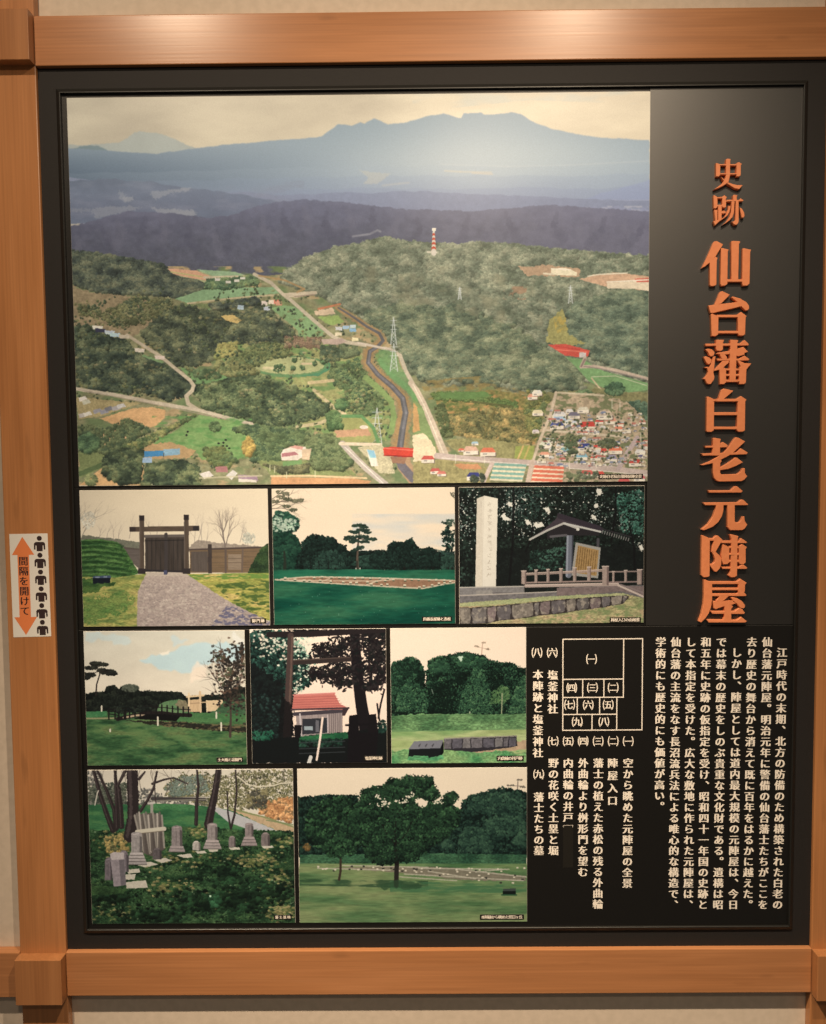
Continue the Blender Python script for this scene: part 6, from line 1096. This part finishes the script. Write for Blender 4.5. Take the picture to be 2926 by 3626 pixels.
# plan of the photographs, drawn in cream lines
def seg(xa, za, xb, zb, w=.0011):
    if abs(xa - xb) < 1e-6: return [(xa - w, za), (xa + w, za), (xa + w, zb), (xa - w, zb)]
    return [(xa, za - w), (xb, za - w), (xb, za + w), (xa, za + w)]
px0, px1, pz0, pz1 = .4160, .5828, .4762, .6706
zA, zB, zC, xA, xB = .5853, .5465, .5101, .5432, .5296
w = .0011
lines = [seg(px0 - w, pz1, px1 + w, pz1), seg(px0 - w, pz0, px1 + w, pz0), seg(px0, pz0 + w, px0, pz1 - w), seg(px1, pz0 + w, px1, pz1 - w), seg(px0 + w, zA, xA - w, zA), seg(px0 + w, zB, xA + w, zB), seg(px0 + w, zC, xB - w, zC),
         seg(xA, zB + w, xA, pz1 - w), seg(xB, pz0 + w, xB, zB - w), seg(.4577, zB + w, .4577, zA - w), seg(.5022, zB + w, .5022, zA - w), seg(.4463, zC + w, .4463, zB - w), seg(.4934, zC + w, .4934, zB - w), seg(.4776, pz0 + w, .4776, zC - w)]
plan = flat('photo_plan', lines, YT - .00012, M_CREAM, tb)
for ch, x, z in KEYS:
    V = []; F = []; put(V, F, ch, x, z, YT - .00012, .0225, 0., .018); upright(link('plan_number', V, F, M_CREAM, plan))
# a strip of tape covers part of the fifth caption
bevel_box('cover_tape', .4170, .4385, YT - .0003, YT - .00001, .1785, .2722, M_TAG, 0, tb)
flat('bracket_mark', [[(.4175, .2705), (.4380, .2705), (.4380, .2712), (.4175, .2712)], [(.4175, .2665), (.4182, .2665), (.4182, .2705), (.4175, .2705)], [(.4372, .2665), (.4380, .2665), (.4380, .2705), (.4372, .2705)]], YT - .00036, M_CREAM, tb)

# ------------------------------------------------------------------ raised title
def outline_mesh(polys, depth, bev):
    """Union of stroke outlines as one solid with chamfered front edges, facing -y, about its own centre."""
    vs = []; fs = []
    for p in polys:
        q = [Vector((a * 1e-4, b * 1e-4)) for a, b in p]
        if sum(q[i].x * q[(i + 1) % len(q)].y - q[(i + 1) % len(q)].x * q[i].y for i in range(len(q))) < 0: q.reverse()
        fs.append(list(range(len(vs), len(vs) + len(q)))); vs += q
    v, e, f, ov, oe, of = delaunay_2d_cdt(vs, [], fs, 0, 1e-6, True)
    keep = [t for t, o in zip(f, of) if o]
    cnt = {}
    for t in keep:
        for i in range(len(t)):
            a, b = t[i], t[(i + 1) % len(t)]; cnt.setdefault((min(a, b), max(a, b)), []).append((a, b))
    edges = [l[0] for l in cnt.values() if len(l) == 1]
    into = {}; outo = {}
    for a, b in edges: outo.setdefault(a, []).append(b); into.setdefault(b, []).append(a)
    inset = [q.copy() for q in v]
    left = lambda d: Vector((-d.y, d.x))
    for a in outo:
        if len(outo[a]) == 1 and len(into.get(a, [])) == 1:      # pinch points stay where they are
            n1 = left((v[a] - v[into[a][0]]).normalized()); n2 = left((v[outo[a][0]] - v[a]).normalized()); n = n1 + n2
            if n.length > 1e-6:
                n.normalize(); inset[a] = v[a] + n * bev / max(.6, n.dot(n1))
    h = depth / 2; N = len(v)
    V = [(q.x, -h, q.y) for q in inset] + [(q.x, -h + bev, q.y) for q in v] + [(q.x, h, q.y) for q in v]
    F = [list(t) for t in keep]
    for a, b in edges: F += [[a, b, b + N, a + N][::-1], [a + N, b + N, b + 2 * N, a + 2 * N][::-1]]
    me = bpy.data.meshes.new('letter'); me.from_pydata(V, [], F)
    bm = bmesh.new(); bm.from_mesh(me); bmesh.ops.delete(bm, geom=[q for q in bm.verts if not q.link_faces], context='VERTS'); bm.to_mesh(me); bm.free()
    return me
YTB = .0017
title = thing('title_lettering', 'vertical title in raised copper-coloured characters on the black board', 'lettering', (.702, .0017, .700))
for ch, cx, cz, polys in GLYPHS:
    me = outline_mesh(polys, .0086, .0008); me.materials.append(M_LETTER)
    o = bpy.data.objects.new('letter', me); COL.objects.link(o); o.parent = title
    o.location = Vector((cx, YTB - .0043, cz)) - title.location

# ------------------------------------------------------------------ photographs
GAIN = {'paint_bridge': 1.04, 'paint_graves': 1.08, 'paint_aerial': 1.08, 'paint_gate': .84, 'paint_pine_lawn': .80, 'paint_monument': .95}
PRINTS = [
 (paint_aerial, -.5900, .5900, 1.0000, 1.7860, 'largest photograph, an aerial view of a wooded river valley below blue mountains'),
 (paint_gate, -.5900, -.1977, .7047, .9915, 'photograph of a timber gate at the end of a gravel path'),
 (paint_pine_lawn, -.1895, .1910, .7055, .9912, 'photograph of a dark green lawn with one tall pine against a pale sky'),
 (paint_monument, .1991, .5842, .7045, .9915, 'photograph of a tall white stone pillar beside a roofed notice board'),
 (paint_bridge, -.5912, -.2519, .4072, .6951, 'photograph of a small arched footbridge on a lawn under a cloudy blue sky'),
 (paint_shrine, -.2415, .0450, .4095, .6967, 'photograph of a red-roofed shrine hut seen through a log torii'),
 (paint_well, .0537, .3389, .4075, .6968, 'photograph of a low stone block row and a dark plaque before a wooded hill'),
 (paint_graves, -.5925, -.1554, .0606, .3978, 'photograph of old gravestones on grass under bare trees'),
 (paint_lawn_tree, -.1466, .3405, .0606, .3975, 'photograph of one broad leafy tree standing on a lawn')]
def lin(a): return np.where(a <= .04045, a / 12.92, ((a + .055) / 1.055) ** 2.4)
def enc(a): return np.where(a <= .0031308, a * 12.92, 1.055 * np.power(np.maximum(a, 1e-8), 1 / 2.4) - .055)
INK = np.array(PRINT_GAIN)
for i, (fn, x0, x1, z0, z1, label) in enumerate(PRINTS):
    A = fn()
    ink = enc(np.clip(lin(np.clip(A.a, 0, 1)) * INK * GAIN.get(fn.__name__, 1.), .003, .90))       # printed colour as paper reflectance
    img = bpy.data.images.new(fn.__name__, A.w, A.h, alpha=False)
    buf = np.ones((A.h, A.w, 4), np.float32); buf[..., :3] = ink[::-1]
    img.pixels.foreach_set(buf.ravel()); img.update(); img.pack()
    m = mat('photo_print', (.5, .5, .5), .30, .42); N, L, b = nodes(m)
    tx = N.new('ShaderNodeTexImage'); tx.image = img; tx.extension = 'EXTEND'; uvn = N.new('ShaderNodeUVMap'); uvn.uv_map = 'UVMap'
    L.new(uvn.outputs[0], tx.inputs[0]); L.new(tx.outputs[0], b.inputs['Base Color'])
    yb = .0017 if i < 4 else YT
    t = thing('photo_print', label, 'photograph', ((x0 + x1) / 2, yb, z0), 'photographs mounted on the panel')
    o = bevel_box('print', x0, x1, -.0003, yb - .0001, z0, z1, M_CARD, .0005, t, 1)
    o.data.materials.append(m)
    uv = o.data.uv_layers.new(name='UVMap'); Lc = parent_loc(t)
    for p in o.data.polygons:
        if p.normal.y < -.9: p.material_index = 1
        for li in p.loop_indices:
            co = o.data.vertices[o.data.loops[li].vertex_index].co
            uv.data[li].uv = ((co.x + Lc.x - x0) / (x1 - x0), (co.z + Lc.z - z0) / (z1 - z0))
    txt, a0, c0, a1, c1 = TAGS[i]
    tg = bevel_box('caption_tag', a0, a1, -.0009, -.00035, c0, c1, M_TAG, .0001, t, 1)
    V = []; F = []; n = len(txt); hh = (c1 - c0) * (.72 if n > 3 else .74); pad = hh * (.34 if n > 3 else .42)
    for k, ch in enumerate(txt):
        x = a0 + pad + hh / 2 + (a1 - a0 - 2 * pad - hh) * k / (n - 1)
        put(V, F, ch, x, (c0 + c1) / 2, -.00098, hh * 1.02, 0., .03)
    upright(link('caption_text', V, F, M_CREAM, tg))

# ------------------------------------------------------------------ distancing sticker on the post
YS = YP - .0004
st = thing('distance_sticker', 'white keep-your-distance sticker with orange double arrow and six figures', 'sticker', (-.696, YP, .6858))
V = [(-.7356, YS, .6850), (-.6562, YS, .6866), (-.6564, YS, .9028), (-.7363, YS, .9020)]
V += [(a, YP - .00005, c) for a, b, c in V]
link('sticker_sheet', V, [[0, 1, 2, 3], [7, 6, 5, 4], [0, 4, 5, 1], [1, 5, 6, 2], [2, 6, 7, 3], [3, 7, 4, 0]], M_PAPER, st)
flat('double_arrow', [[(-.7093, .8962), (-.7324, .8580), (-.6856, .8585)], [(-.7209, .8582), (-.7210, .7273), (-.6971, .7277), (-.6968, .8584)], [(-.7322, .7272), (-.7088, .6896), (-.6846, .7278)]], YS - .0001, M_ORANGE, st)
V = []; F = []
for k, ch in enumerate('間隔を開けて'): put(V, F, ch, -.7089 - .0001 * k, .8450 - .02095 * k, YS - .0002, .0196, 0., .03)
upright(link('sticker_text', V, F, M_BROWN, st))
for k in range(6):
    cx = -.6739 + .00004 * k; dz = -.03530 * k
    ht = [(cx + .0053 * math.cos(a * math.pi / 10), .8927 + dz + .0053 * math.sin(a * math.pi / 10)) for a in range(20)]
    arc = lambda x, z, r, a0, a1: [(x + r * math.cos(math.radians(a0 + (a1 - a0) * i / 5)), z + r * math.sin(math.radians(a0 + (a1 - a0) * i / 5))) for i in range(6)]
    zt = .8852 + dz
    bd = arc(cx + .0064, zt - .0054, .0054, 0, 90) + arc(cx - .0064, zt - .0054, .0054, 90, 180) + [(cx - .0118, zt - .0160), (cx - .0086, zt - .0160), (cx - .0084, zt - .0080), (cx - .0066, zt - .0070), (cx - .0063, zt - .0196), (cx + .0063, zt - .0196), (cx + .0066, zt - .0070), (cx + .0084, zt - .0080), (cx + .0086, zt - .0160), (cx + .0118, zt - .0160)]
    flat('person_symbol', [ht, bd], YS - .0001, M_BROWN, st)
